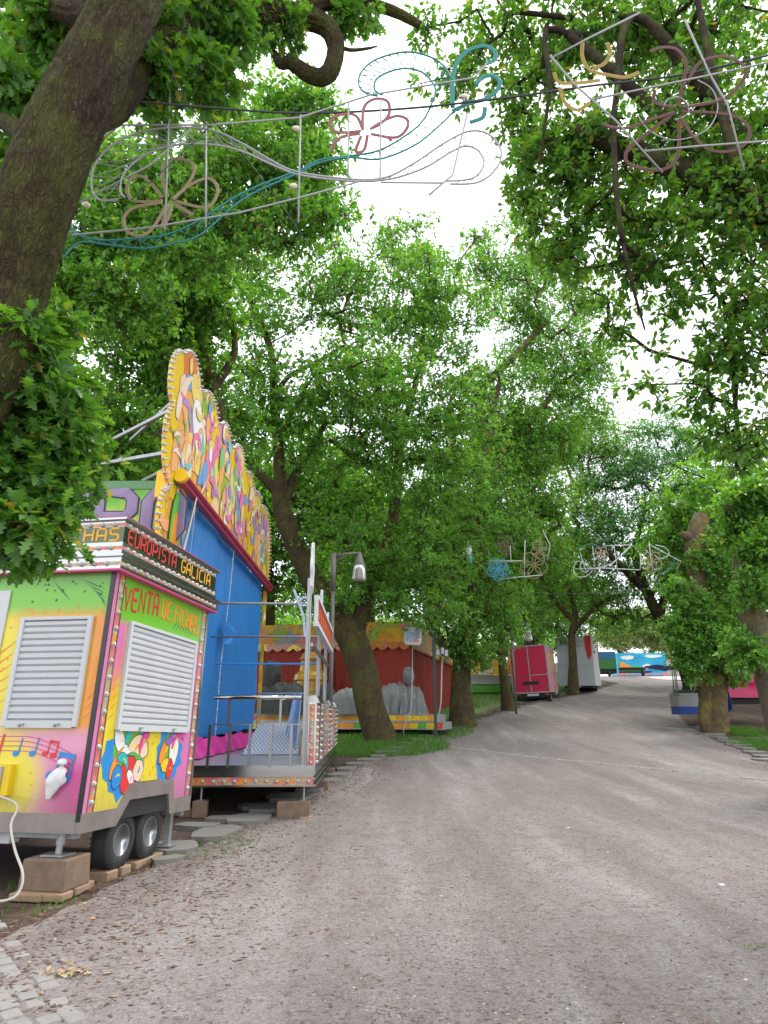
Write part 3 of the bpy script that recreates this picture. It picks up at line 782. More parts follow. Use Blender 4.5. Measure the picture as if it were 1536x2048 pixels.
# corner trims
part('corner_trim', MB().box(-.045, .006, -.012, .0, .1, KH), plain('dark_trim', (.05,.05,.05), .3, .6), K); part('corner_strip', MB().box(.003, .009, .0, .058, .17, KH-.005), plain('corner_pink', (.66,.20,.40), .4, 0, .3), K)
mb = MB(); 
for q0, q1 in ((.06, .075), (.165, .18), (2.13, 2.14), (2.245, 2.26), (KL-.04, KL)): part('trim_strip', MB().box(.003, .012, q0, q1, .17, KH), chrome, K)

wavy = artmat('wavy_light_strip', [(0, (.6,.05,.22)), (.35, (.35,.3,.28)), (.6, (.7,.2,.05)), (.8, (.45,.42,.4))], 5, (1, 1, 1), .5, .03)
for q0, q1 in ((.077, .163), (2.142, 2.243)): part('light_strip', MB().box(.0025, .007, q0, q1, .18, KH-.01), wavy, K)
# shutters
def shutter(x0, x1, z0, z1, side, nsl):
    fr = MB(); g = .05
    def bx(mb, a0, a1, d0, d1, c0, c1):
        if side: mb.box(d0, d1, a0, a1, c0, c1)
        else: mb.box(a0, a1, -d1, -d0, c0, c1)
    bx(fr, x0, x0+g, .003, .045, z0, z1); bx(fr, x1-g, x1, .003, .045, z0, z1); bx(fr, x0+g, x1-g, .003, .043, z1-.035, z1)
    f = part('shutter', fr, bwhite, K, bevel=.004)
    sl = MB(); hgt = (z1-.035-z0)/nsl
    for i in range(nsl):
        a = z0+i*hgt; M = None
        if side: vs = [(.008, x0+g, a), (.008, x1-g, a), (.030, x1-g, a+hgt*.25), (.030, x0+g, a+hgt*.25), (.030, x0+g, a+hgt*.75), (.030, x1-g, a+hgt*.75), (.008, x0+g, a+hgt*.97), (.008, x1-g, a+hgt*.97)]
        else: vs = [(x0+g, -.008, a), (x1-g, -.008, a), (x1-g, -.030, a+hgt*.25), (x0+g, -.030, a+hgt*.25), (x0+g, -.030, a+hgt*.75), (x1-g, -.030, a+hgt*.75), (x0+g, -.008, a+hgt*.97), (x1-g, -.008, a+hgt*.97)]
        sl.add(vs, [(0, 1, 2, 3), (3, 2, 5, 4), (4, 5, 7, 6)])
    part('slats', sl, white_p, f)
    bb = MB(); bx(bb, x0+g, x1-g, .031, .044, z0-.01, z0+.06); part('bottom_rail', bb, bwhite, f)
    for q in (.25, .72):
        hx = x0+(x1-x0)*q; hb = MB(); bx(hb, hx, hx+.06, .046, .066, z0+.02, z0+.032); bx(hb, hx, hx+.012, .046, .066, z0+.0, z0+.02); part('handle', hb, galv, f)
shutter(-1.00, -.17, .95, 2.05, False, 16)
shutter(.36, 2.02, .93, 2.06, True, 17)
dm = MB(); dm.box(-2.2, -1.2, -.02, -.003, .3, 2.35); part('door', dm, bwhite, K)
# roof fascia: three stepped bands
FZ = KH
mb = MB(); mb.box(-KW, .10, -.10, KL+.08, FZ, FZ+.13); mb.box(-KW, .13, -.13, KL+.11, FZ+.13, FZ+.15)
mb.box(-KW, .07, -.07, KL+.05, FZ+.15, FZ+.30); mb.box(-KW, .055, -.055, KL+.04, FZ+.30, FZ+.55); mb.box(-KW, .09, -.09, KL+.07, FZ+.55, FZ+.575)
part('roof_fascia', mb, chrome, K)
mb = MB(); mb.box(-KW, .104, -.104, KL+.084, FZ-.02, FZ+.0); mb.box(-KW, .094, -.094, KL+.074, FZ+.575, FZ+.583); part('fascia_edge', mb, mag_m, K)
mb = MB()
for (z, o) in ((.055, .10), (.235, .07), (.50, .055)):
    s0 = -o; mb.box(-KW, o+.003, -o-.003, -o, FZ+z-.018, FZ+z+.018); mb.box(o, o+.003, -o, KL+.02, FZ+z-.018, FZ+z+.018)
part('fascia_light_strip', mb, wavy, K)
mb = MB(); mb.box(-KW, .052, -.058, -.055, FZ+.305, FZ+.475); mb.box(.055, .058, -.05, 1.25, FZ+.305, FZ+.475); mb.box(.055, .058, 1.25, KL+.02, FZ+.305, FZ+.475)
part('name_band', mb, plain('dark_mirror', (.10,.12,.08), .12, .8, .1), K)
MS = lambda d: Matrix(((0, -1, 0, d), (1, 0, 0, 0), (0, 0, 1, 0), (0, 0, 0, 1)))     # letters on the +X side
MF = lambda d: Matrix(((1, 0, 0, 0), (0, 1, 0, -d), (0, 0, 1, 0), (0, 0, 0, 1)))
mb = MB(); text(mb, 'EUROPISTA', .04, FZ+.315, .133, .15, MS(.058), .0125); part('lettering', mb, red_t, K)
mb = MB(); text(mb, 'GALICIA', 1.30, FZ+.315, .145, .15, MS(.058), .0125); part('lettering', mb, yel_t, K)
mb = MB(); text(mb, 'VENTA DE FICHAS', -2.02, FZ+.32, .150, .135, MF(.058), .0135); part('lettering', mb, yel_t, K)
zf = lambda x: 2.15+.07*math.sin(PI*min(max((x-.1)/2.0, 0), 1)); 
mb = MB(); e1 = text(mb, 'VENTA', .22, 0, .155, .24, MS(.002), .018, zf, lambda x: 1.0); part('lettering', mb, red_t, K)
mb = MB(); text(mb, 'DE FICHAS', e1+.06, 0, .125, .21, MS(.002), .017, zf, lambda x: 1.0); part('lettering', mb, org_t, K)
# bulbs
bulb_me = MB().lathe([(.026, 0), (.026, .006), (.021, .007), (.0215, .016), (.017, .026), (.008, .031)], 10).mesh('bulb', glass_m, True)
def bulbs(parent, places, limit=95, me=None):
    me = me or bulb_me
    for (p, d) in places[:limit]:
        o = bpy.data.objects.new('bulb', me); C.objects.link(o); o.parent = parent; o.location = p
        o.rotation_euler = Vector(d).to_track_quat('Z', 'Y').to_euler()
    if len(places) > limit:
        mb = MB(); vs0 = [v.co.copy() for v in me.vertices]; fs0 = [tuple(p.vertices) for p in me.polygons]
        for (p, d) in places[limit:]:
            M = Matrix.Translation(p) @ Vector(d).to_track_quat('Z', 'Y').to_matrix().to_4x4(); mb.add([M @ v for v in vs0], fs0)
        part('bulb_rows', mb, glass_m, parent, True, kind='stuff')
pl = []
for (z, o) in ((.055, .103), (.235, .073), (.50, .058)):
    for i in range(18): pl.append(((o, .02+i*.132, FZ+z), (1, 0, 0)))
for i in range(14): pl.append(((.007, .12, .26+i*.168), (1, 0, 0)))
for i in range(14): pl.append(((.007, 2.19, .26+i*.168), (1, 0, 0)))
for (z, o) in ((.055, .103), (.235, .073), (.50, .058)):
    for i in range(16): pl.append(((-.06-i*.145, -o, FZ+z), (0, -1, 0)))
bulbs(K, pl, 98)
# painted decorations: splashes of colour in flat layers, stars and music notes
def layer(parent, items, frame, nm='painted_splash'):
    for i, (poly, cx, cz, m) in enumerate(items):
        if frame == 'side': M = Matrix.Translation((.0035+i*.00015, cx, cz)) @ MY; 
        else: M = Matrix.Translation((cx, -.0035-i*.00015, cz)) @ Matrix(((1, 0, 0, 0), (0, 0, -1, 0), (0, 1, 0, 0), (0, 0, 0, 1)))
        part(nm, MB().prism(poly, .00006, M), m, parent)
r2 = random.Random(9)
skin = palm[8]
def curl(L, w_, bend, ph):
    n = 14; top = []; bot_ = []
    for k in range(n+1):
        t = k/n; a = ph+bend*t; wd = w_*math.sin(PI*min(1, t*.9+.1))**.8*(1-.5*t)
        x = L*(math.sin(ph+bend*t)-math.sin(ph))/max(abs(bend), .3); z = L*(math.cos(ph)-math.cos(ph+bend*t))/max(abs(bend), .3)
        top.append((x-wd*math.sin(a), z+wd*math.cos(a))); bot_.append((x+wd*math.sin(a), z-wd*math.cos(a)))
    q = top+bot_[::-1]; mx_ = sum(p[0] for p in q)/len(q); mz_ = sum(p[1] for p in q)/len(q); return [(p[0]-mx_, p[1]-mz_) for p in q]
items = [(blob(26, .42, .37, .10, r2, .07), .64, .64, palm[4]), (blob(20, .31, .33, .08, r2, .05), .72, .66, palm[7]), (blob(24, .31, .34, .10, r2, .08), 1.62, .66, palm[4]), (blob(18, .19, .24, .08, r2, .04), 1.60, .68, palm[7])]
def teardrop(L, w_, a):
    pts = [(L*(1-math.cos(t))/2-L/2, w_*math.sin(t)*math.sin(t/2)) for t in [2*PI*k/20 for k in range(20)]]
    return [(x*math.cos(a)-y*math.sin(a), x*math.sin(a)+y*math.cos(a)) for x, y in pts]
inkm = palm_ink = ink_m
for (cx, cz, rx_, rz_, ci) in ((.86,.74,.15,.17,8),(.56,.80,.12,.15,9),(.48,.62,.13,.06,1),(.76,.48,.17,.16,6),(.94,.52,.09,.10,8),(.70,.90,.10,.06,5),(.80,.42,.085,.07,9),(.62,.62,.07,.10,5),(.98,.80,.07,.10,2),(.52,.47,.08,.10,4),
                               (1.52,.74,.11,.14,1),(1.72,.72,.10,.16,9),(1.55,.55,.10,.07,0),(1.79,.84,.045,.13,2),(1.66,.50,.07,.10,6),(1.60,.86,.09,.06,3)):
    k_ = r2.choice([0, 1]); b0 = blob(20, rx_, rz_, .09, r2, r2.choice([0, .05])) if k_ else curl(2.6*max(rx_, rz_), .75*min(rx_, rz_), r2.choice([-1, 1])*r2.uniform(1, 2.6), r2.uniform(0, 6))
    b0 = [(p[0]*1.12, p[1]*1.12) for p in b0]; items += [([(p[0]*1.08, p[1]*1.08) for p in b0], cx, cz, ink_m), (b0, cx, cz, palm[ci]), ([(p[0]*.6+.01, p[1]*.6+.01) for p in curl(1.6*max(rx_, rz_), .3*min(rx_, rz_), 2, r2.uniform(0, 6))], cx, cz, palm[r2.choice([0, 1, 8, 2, 4, ci])])]
layer(K, items, 'side')
def star(r): return [(r*(1 if k % 2 == 0 else .42)*math.sin(2*PI*k/10), r*(1 if k % 2 == 0 else .42)*math.cos(2*PI*k/10)) for k in range(10)]
mb = MB(); mb2 = MB(); mb3 = MB()
Mf = lambda x, z: Matrix.Translation((x, -.0032, z)) @ Matrix(((1, 0, 0, 0), (0, 0, -1, 0), (0, 1, 0, 0), (0, 0, 0, 1)))
for _ in range(46):
    x = r2.uniform(-1.15, -.06); z = r2.choice([r2.uniform(.2, .9), r2.uniform(2.08, 2.15), r2.uniform(1.1, 2.0)])
    if -1.02 < x < -.15 and .93 < z < 2.07: continue
    mb.prism(star(r2.uniform(.010, .018)), .0006, Mf(x, z))
for _ in range(14): mb2.prism(star(r2.uniform(.014, .022)), .0006, Mf(r2.uniform(-1.1, -.1), r2.uniform(2.22, 2.48)))
for _ in range(22):
    y, z = r2.uniform(.95, 1.4), r2.uniform(.42, .88); mb.prism(star(r2.uniform(.010, .018)), .0006, Matrix.Translation((.0032, y, z)) @ MY)
part('painted_stars', mb, org_t, K); part('painted_stars', mb2, plain('deep_green', (.01,.12,.015), .5), K)
# streaks
def streak(mb, a, b, wd, M):
    a, b = Vector(a), Vector(b); d = (b-a).normalized(); s = Vector((-d.y, d.x))*wd
    mb.prism([a, (a+b)/2-s, b, (a+b)/2+s], .0006, M)
mg_ = MB(); ms = MB()
for k in range(5): streak(mg_, (-.42+.07*k, 2.46-.05*k), (-.06, 2.32-.045*k), .008, Mf(0, 0))
streak(mg_, (-.72, 2.44), (-.48, 2.22), .01, Mf(0, 0))
for k in range(7): streak(ms, (-.15+.01*k, 1.02+.09*k), (-.035, 1.10+.10*k), .009, Mf(0, 0)); streak(ms, (-1.3, 1.0+.1*k), (-1.02, 1.1+.12*k), .01, Mf(0, 0))
Ms_ = Matrix.Translation((.0032, 0, 0)) @ MY
for k in range(7): streak(mg_, (1.35+.08*k, 2.10-.0*k), (1.48+.08*k, 2.26), .008, Ms_)
for k in range(8): streak(ms, (.20, 1.02+.09*k), (.34, 1.10+.10*k), .010, Ms_)
part('painted_streaks', mg_, plain('emerald', (.01,.20,.06), .4), K); part('painted_streaks', ms, org_t, K)
# music notes on curved staff lines
st_ = MB()
for k in range(4):
    pts = [Vector((-1.05+.9*t, -.0045, .86-.045*k-.36*max(0, t-.35)**1.6)) for t in [i/14 for i in range(15)]]
    t = MB().tube(pts, .004, 5); st_.add([Vector((p[0], -.004+(p[1]+.0045)*.3, p[2])) for p in t.v], t.f)
part('painted_staff', st_, mag_m, K)
def note(x, z, s, m, double=False):
    mb = MB(); off = [0]
    def P(poly): mb.prism(poly, .0008, Matrix.Translation((x, -.006-off[0], z)) @ Matrix(((1, 0, 0, 0), (0, 0, -1, 0), (0, 1, 0, 0), (0, 0, 0, 1)))); off[0] += .001
    P([(s*.32*math.cos(a*PI/8), s*.26*math.sin(a*PI/8)) for a in range(16)]); P([(s*.2, 0), (s*.32, 0), (s*.5, s*1.3), (s*.38, s*1.3)])
    if double:
        P([(s*(.9+.32*math.cos(a*PI/8)), s*(-.15+.26*math.sin(a*PI/8))) for a in range(16)]); P([(s*1.1, -.15*s), (s*1.22, -.15*s), (s*1.4, s*1.15), (s*1.28, s*1.15)]); P([(s*.38, s*1.3), (s*1.4, s*1.15), (s*1.38, s*.9), (s*.36, s*1.05)])
    part('painted_note', mb, m, K)
note(-.80, .70, .11, palm[4]); note(-.62, .70, .11, palm[4]); note(-.48, .70, .10, palm[6], True); note(-.38, .50, .17, palm[4], True); note(-1.05, .62, .20, palm[6])
# electric box, cables, plastic bag
mb = MB(); mb.box(-1.02, -.78, -.06, -.003, .32, .60); bx_ = part('meter_box', mb, palm[0], K); mb = MB(); mb.box(-1.00, -.86, -.075, -.061, .34, .58); part('box_cover', mb, galv, bx_)
# underside, jack leg, wheels
mb = MB(); mb.box(-KW, -.10, .12, .20, -.06, .0); mb.box(-KW, -.05, 2.2, 2.28, -.06, 0); part('chassis', mb, galv, K)
wh = MB(); 
prof = [(.17, -.10), (.20, -.11), (.262, -.105), (.285, -.085), (.292, -.05), (.292, .05), (.285, .085), (.262, .105), (.20, .11), (.17, .10), (.165, .06), (.165, -.06)]
MX = Matrix.Rotation(PI/2, 4, 'Y')
def wheel(parent, x, y, z, r=1.0, mats=(None, None)):
    M = Matrix.Translation((x, y, z)) @ MX @ Matrix.Scale(r, 4)
    t = part('wheel', MB().lathe(prof, 40, M), tyre_m, parent, True)
    tr_ = MB()
    for i in range(40):
        a = 2*PI*i/40
        for zz in (-.075, -.025, .025, .075):
            Mb = M @ Matrix.Rotation(a+(.04 if abs(zz) < .05 else 0), 4, 'Z') @ Matrix.Translation((.291, 0, zz)); tr_.box(-.004, .006, -.015, .015, -.018, .018, Mb)
    part('tread', tr_, tyre_m, t)
    rm = MB(); rm.lathe([(.168, .10), (.160, .103), (.150, .085), (.138, .04), (.10, .02), (.095, .035), (.06, .045), (.05, .07), (.03, .075), (.02, .06)], 32, M)
    for k in range(5):
        a = 2*PI*k/5; rm.lathe([(.010, .02), (.010, .05), (.005, .055)], 8, M @ Matrix.Translation((.075*math.cos(a), .075*math.sin(a), 0)))
    part('rim', rm, rim_m, t, True)
wheel(K, -.15, .88, -.165, .95); wheel(K, -.15, 1.48, -.155, .95)
mb = MB(); mb.tube([(-.22, .10, 0), (-.235, .10, -.11)], .042, 14); mb.tube([(-.235, .10, -.10), (-.24, .10, -.185)], .030, 12); mb.box(-.35, -.13, -.01, .21, -.20, -.185)
part('jack_leg', mb, galv, K, bevel=.002)
mb = MB(); mb.box(-.14, -.07, 1.98, 2.05, -.36, .1); mb.box(-.19, -.02, 1.92, 2.11, -.375, -.36); part('jack_leg', mb, galv, K)
mb = MB(); mb.box(-.95, -.78, .1, .25, -.12, 0.0); part('socket_box', mb, bwhite, K, bevel=.01)
KM = K.matrix_world if False else Matrix.Translation(K.location) @ K.rotation_euler.to_matrix().to_4x4()
def KW_(p): return KM @ Vector(p)
# timber blocks under the jack and wheels
def block(name, label, cen, sx, sy, z0, z1, rz, mat, taper=0, group=None):
    th_ = MB(); t = taper
    th_.add([(-sx, -sy, z0), (sx, -sy, z0), (sx, sy, z0), (-sx, sy, z0), (-sx*(1-t), -sy*(1-t), z1), (sx*(1-t), -sy*(1-t), z1), (sx*(1-t), sy*(1-t), z1), (-sx*(1-t), sy*(1-t), z1)],
            [(0,3,2,1),(4,5,6,7),(0,1,5,4),(1,2,6,5),(2,3,7,6),(3,0,4,7)])
    o = link(name, th_.mesh(name, mat), bevel=.012); o.location = (cen[0], cen[1], 0); o.rotation_euler = (0, 0, rz); tag(o, label, 'timber block', group); return o
jp = KW_((-.24, .10, -.20)); g0 = H(jp.y)
block('timber_block', 'large brown timber block carrying the front jack of the ticket kiosk', (jp.x, jp.y), .235, .20, g0+.055, jp.z-.002, -KA, wood_m, .06)
for k, (dx, dy, a, b_) in enumerate(((-.12, -.20, .16, .07), (.13, -.19, .10, .09), (.20, .10, .06, .17))):
    block('timber_plank', ['pale plank under the left half of the large timber block', 'pale plank under the front corner of the large timber block', 'pale plank along the right side under the large timber block'][k], (jp.x+dx, jp.y+dy), a, b_, g0-.01, g0+.054, -KA+.05*k, wood_l, 0)
w1 = KW_((-.15, .88, -.438)); w2 = KW_((-.15, 1.48, -.428))
block('timber_block', 'short timber block under the nearer kiosk wheel', (w1.x-.03, w1.y-.12), .13, .10, H(w1.y)-.03, w1.z+.012, -KA, wood_l)
block('timber_block', 'second short timber block just behind the one under the nearer kiosk wheel', (w1.x+.03, w1.y+.12), .12, .09, H(w1.y)-.03, w1.z+.010, -KA, wood_l)
block('timber_plank', 'long plank lying under the farther kiosk wheel', (w2.x+.02, w2.y+.02), .11, .30, H(w2.y)-.03, w2.z+.010, -KA, wood_l)
# knotted bag
mb = MB(); vs = []; nr, ns = 26, 22
for i in range(nr):
    t = i/(nr-1); z = -.30*t; 
    rad_ = .018 if t < .06 else (.03+.075*math.sin(PI*min(1, (t-.06)/.94)**.75))*(1-.25*t)
    for k in range(ns):
        a = 2*PI*k/ns; f = .9+.32*mnoise.noise((math.cos(a)*2.5, math.sin(a)*2.5, t*5))+.2*abs(mnoise.noise((math.cos(a)*5, math.sin(a)*5, t*8)))
        vs.append((rad_*f*math.cos(a)-.10*t, rad_*f*math.sin(a)*.5-.045, z))
mb.add(vs, [(i*ns+k, i*ns+(k+1) % ns, (i+1)*ns+(k+1) % ns, (i+1)*ns+k) for i in range(nr-1) for k in range(ns)])
mb.lathe([(.01, 0), (.05, .01), (.045, .04), (.02, .06)], 9, Matrix.Translation((0, -.05, .0)))
bag = link('plastic_bag', mb.mesh('plastic_bag', bag_m, True)); bag.location = KW_((-.24, -.01, .60)); bag.rotation_euler = (0, 0, -KA); tag(bag, 'crumpled white plastic bag tied to the lower front of the ticket kiosk', 'plastic bag')
pw = lambda p: tuple(KW_(p))
gz = H(6)+.015
c1 = [KW_((-.90, -.07, .33)), at(34, 1610, 6.65), at(22, 1650, 6.45), at(30, 1700, 6.35), at(45, 1745, 6.25), at(40, 1780, 6.2), at(15, 1800, 6.15), at(-60, 1808, 6.15)]
def smoothp(pts, n=8):
    out = []
    for i in range(len(pts)-1):
        p0, p1, p2, p3 = pts[max(i-1, 0)], pts[i], pts[i+1], pts[min(i+2, len(pts)-1)]
        for j in range(n):
            t = j/n; out.append(.5*((2*p1)+(p2-p0)*t+(2*p0-5*p1+4*p2-p3)*t*t+(3*p1-p0-3*p2+p3)*t**3))
    return out+[pts[-1]]
tag(link('power_cable', MB().tube(smoothp([Vector(p) for p in c1]), .011, 8).mesh('power_cable', cord_m, True)), 'pale beige cable hanging in a loop from the kiosk meter box to the ground', 'cable')
c2 = [KW_((-.95, -.07, .33)), KW_((-1.02, -.10, .15)), KW_((-1.03, -.08, -.10)), KW_((-1.05, .1, -.3))]
tag(link('power_cable', MB().tube(smoothp([Vector(p) for p in c2]), .010, 8).mesh('power_cable', black_m, True)), 'black cable hanging from the meter box straight under the kiosk', 'cable')
# ------------------------------------------------------------------ bumper ride with blue side wall and painted board
XB = -3.5
RD = thing('bumper_car_ride', 'fairground ride with blue side wall, raspberry beam and tall painted board edged with bulbs', 'ride', (-3.6, 11, H(11)))
RO = Vector((-3.6, 11, H(11)))
def L_(p): return Vector(p)-RO
# blue wall, gently pleated
vs = []; fs = []; ny, nz_ = 260, 30; y0, y1 = 11.15, 18.9
def btop(y): return 5.42+(5.2-5.42)*(y-10.2)/8.9+.04
for j in range(nz_+1):
    for i in range(ny+1):
        y = y0+(y1-y0)*i/ny; t = j/nz_; zb = 1.08+.02*(y-y0)+.04*abs(math.sin(y*2.4)); z = zb+(btop(y)-zb)*t
        x = -3.60+.018*math.sin(2*PI*y/.14)*(.15+.85*t**1.5)+.05*mnoise.noise((y*.8, z*.6, 1))+.02*mnoise.noise((y*3, z*2, 4))
        vs.append(L_((x, y, z)))
for j in range(nz_):
    for i in range(ny): a = j*(ny+1)+i; fs.append((a, a+1, a+ny+2, a+ny+1))
part('blue_wall', MB().add(vs, fs), blue_m, RD, True)
part('wall_backing', MB().box(-.3, -.12, .15, 7.9, -.1+.9, 4.9), dark_m, RD)
# front wall behind the kiosk, run down to the ground to darken the gap
part('front_wall', MB().box(-7.5, -.06, .0, .1, -.1, 3.4), blue_m, RD)
# beam, rounded
pts = [(XB+.1, 10.25, 5.38), (XB+.1, 19.15, 5.18)]
mb = MB(); mb.bar(L_(pts[0]), L_(pts[1]), .12, .17); mb.tube([L_((XB+.16, 10.3, 5.42)), L_((XB+.16, 19.15, 5.22))], .055, 12)
part('beam', mb, beam_m, RD, bevel=.02)
mb = MB(); mb.tube([L_((XB+.1, 10.15, 5.42)), L_((XB+.1, 10.26, 5.42))], .12, 16); mb.box(-.15, .1, -.95, -.55, 4.9, 5.35); part('winch', mb, palm[0], RD)
# board outline from the scallops
sil = [(345,1095),(330,1092),(317,1088),(318,1060),(318,1030),(322,1000),(330,980),(341,972),(333,945),(330,915),(331,870),(334,840),(340,822),(347,808),(343,790),(342,760),(345,730),(350,712),(357,703),(364,702),(370,708),(375,703),(382,702),(390,712),(397,730),(402,755),(403,776),(408,785),(416,782),(424,790),(431,805),(436,825),(438,846),(444,848),(450,844),(457,854),(462,872),(465,895),(470,896),(477,889),(484,897),(489,915),(491,938),(495,946),(500,944),(505,954),(508,975),(512,984),(517,983),(521,995),(524,1012),(528,1012),(533,1018),(537,1036),(540,1060),(541,1090),(540,1120),(538,1150),(536,1172)]
bp = [atX(u, v, XB) for u, v in sil]
bot = [Vector((XB, 19.0, 5.3)), Vector((XB, 10.6, 5.47)), Vector((XB, 10.95, 5.3)), Vector((XB, 11.12, 4.6)), Vector((XB, 11.12, 2.6)), Vector((XB, bp[2].y, 2.6))]
poly = [(p.y-11, p.z-RO.z) for p in bp]+[(p.y-11, p.z-RO.z) for p in bot]
mb = MB(); MYb = Matrix.Translation((.10-.06, 0, 0)) @ MY
mb.prism(poly, .05, MYb)
bo = part('painted_board', mb, art, RD)
def inside(x, y, pg):
    c = False; n = len(pg)
    for i in range(n):
        a, b = pg[i], pg[i-1]
        if (a[1] > y) != (b[1] > y) and x < (b[0]-a[0])*(y-a[1])/(b[1]-a[1])+a[0]: c = not c
    return c
plain('soft_outline', (.22,.08,.10), .6); r3 = random.Random(21); mats_ = pals+[MATS['soft_outline']]; mb = MB()
cnt = 0
tries = 0
while cnt < 190 and tries < 6000:
    tries += 1
    x, z = r3.uniform(-.9, 8.2), r3.uniform(2.6, 8.2); S_s = r3.uniform(.8, 1.5) if cnt < 70 else r3.uniform(.3, .8)
    kind_ = r3.random(); tilt = r3.uniform(-.9, .9)
    if kind_ < .5: b0 = curl(S_s*1.1, S_s*.13, r3.choice([-1, 1])*r3.uniform(.8, 3.2), r3.uniform(0, 6.28))
    elif kind_ < .72: b0 = teardrop(S_s*.8, S_s*.28, 1.57+tilt)
    elif kind_ < .9: b0 = blob(20, S_s*.16, S_s*.28, .10, r3, 0)
    else: b0 = blob(16, S_s*.2, S_s*.2, .05, r3, .28)
    if not all(inside(x+p[0]*1.15, z+p[1]*1.15, poly) for p in b0[::2]): continue
    Mq = lambda o: Matrix.Translation((.092+o, 0, 0)) @ MY
    o_ = .0012+.0001*cnt; sc1 = 1+.03/S_s
    mb.mi = 10; mb.prism([(x+p[0]*sc1, z+p[1]*sc1) for p in b0], .00003, Mq(o_))
    mb.mi = r3.choice([0, 0, 1, 1, 2, 2, 3, 4, 5, 7, 8, 8, 9]); mb.prism([(x+p[0], z+p[1]) for p in b0], .00003, Mq(o_+.00005))
    cnt += 1
part('painted_figures', mb, mats_, bo)
# face-like lobe low at the left corner becomes a plain green arch with an orange swirl
mb = MB(); cxx, cz = (bp[3].y+11.08)/2-11, 4.35
mb.prism([(cxx+.27*math.cos(a*PI/8), cz+(.75 if a < 9 else 1.5)*math.sin(a*PI/8)) for a in range(16)], .001, Matrix.Translation((.128, 0, 0)) @ MY); part('painted_arch', mb, palm[7], bo)
mb = MB(); mb.prism([(cxx+.17*math.cos(a*PI/8), cz-.1+(.5 if a < 9 else 1.3)*math.sin(a*PI/8)) for a in range(16)], .001, Matrix.Translation((.1295, 0, 0)) @ MY); part('painted_swirl', mb, palm[1], bo)
pl = []
P2 = [Vector((p.y-11, p.z-RO.z)) for p in bp]; acc = 0; stepb = .115
for i in range(len(P2)-1):
    a, b = P2[i], P2[i+1]; L = (b-a).length; nrm = Vector(((b-a).y, -(b-a).x)); nrm = nrm/(nrm.length+1e-9)
    while acc < L:
        q = a+(b-a)*(acc/max(L, 1e-6)); pl.append((Vector((.095, q.x, q.y)), (1, 0, 0))); pl.append((Vector((.066, q.x, q.y)), (0, -nrm.x*1.0 if False else (-1 if i < 30 else 1)*abs(nrm.x)-.01, abs(nrm.y)+.2))); acc += stepb
    acc -= L
bulb_big = MB().lathe([(.026, 0), (.026, .008), (.019, .018), (.021, .03), (.013, .042)], 8).mesh('bulb', glass_m, True)
r3.shuffle(pl); bulbs(bo, pl, 98, bulb_big)
# struts behind the board
mb = MB()
for (a, b) in ((((345,805),10.6), ((262,880),12.5)), (((338,822),10.6), ((150,918),13)), (((336,905),10.6), ((166,934),12.5)), (((333,938),10.6), ((286,962),12))):
    mb.bar(L_(at(*a[0], a[1])), L_(at(*b[0], b[1])), .06)
part('strut', mb, galv, RD)
# name panel facing the viewer above the kiosk
PY = 10.5; tl = at(-120, 962, PY); zt = tl.z; MP = Matrix.Translation((0, PY-11, 0))
gp, n_, b_ = newmat('green_yellow_airbrush'); t_ = coords(n_, scale=(.35, 1, 1)); f_ = noise(n_, t_, 1.3, 3)
r_ = ramp(n_, [(.35, (.75,.55,.06)), (.47, (.35,.50,.05)), (.6, (.10,.40,.03)), (.75, (.06,.28,.03))]); n_.links.new(f_, r_.inputs[0]); n_.links.new(r_.outputs[0], b_.inputs['Base Color']); b_.inputs['Roughness'].default_value = .4
mb = MB(); mb.box(-7.3, -.02, PY-11, PY-11+.06, 3.2, zt-RO.z-.12); fp = part('name_panel', mb, gp, RD)
mb = MB(); mb.box(-7.3, -.0, PY-11-.01, PY-11+.07, zt-RO.z-.12, zt-RO.z); mb.box(-7.3, -.0, PY-11-.02, PY-11-.01, zt-RO.z-.15, zt-RO.z-.11); part('panel_rail', mb, plain('green_rail', (.10,.22,.10), .4, .3), fp)
def bigtext(s, u0, pitch, z, h, stroke, mat, dd):
    x = at(u0, 1010, PY).x-RO.x; mb = MB(); M = Matrix.Translation((0, PY-11-dd, 0)); text(mb, s, x, z, pitch, h, M, stroke, depth=.12); return mb
lz = zt-RO.z-1.02
part('lettering', bigtext('EURO', 6, .82, lz, .80, .125, ink_m, .004), ink_m, fp); part('lettering', bigtext('EURO', 6, .82, lz, .80, .098, purp_m, .016), purp_m, fp)
# pink skirt, and floor deepened into a shade box
vs = []; fs = []
for i in range(61):
    y = 11.2+7.5*i/60
    for j in range(5):
        z = .84+.34*j/4+(.03*math.sin(y*5) if j == 4 else 0); vs.append(L_((-3.5+.10*math.sin(y*7+j)*.4+(.10*(4-j)/4), y, z)))
for i in range(60):
    for j in range(4): a = i*5+j; fs.append((a, a+5, a+6, a+1))
part('pink_skirt', MB().add(vs, fs), pink_c, RD, True)
part('ride_floor_shade_box', MB().box(-7.5, -.3, .11, 8, -.1, .8), dark_m, RD)  # dark box carried down to the ground, standing in for shade under the kiosk
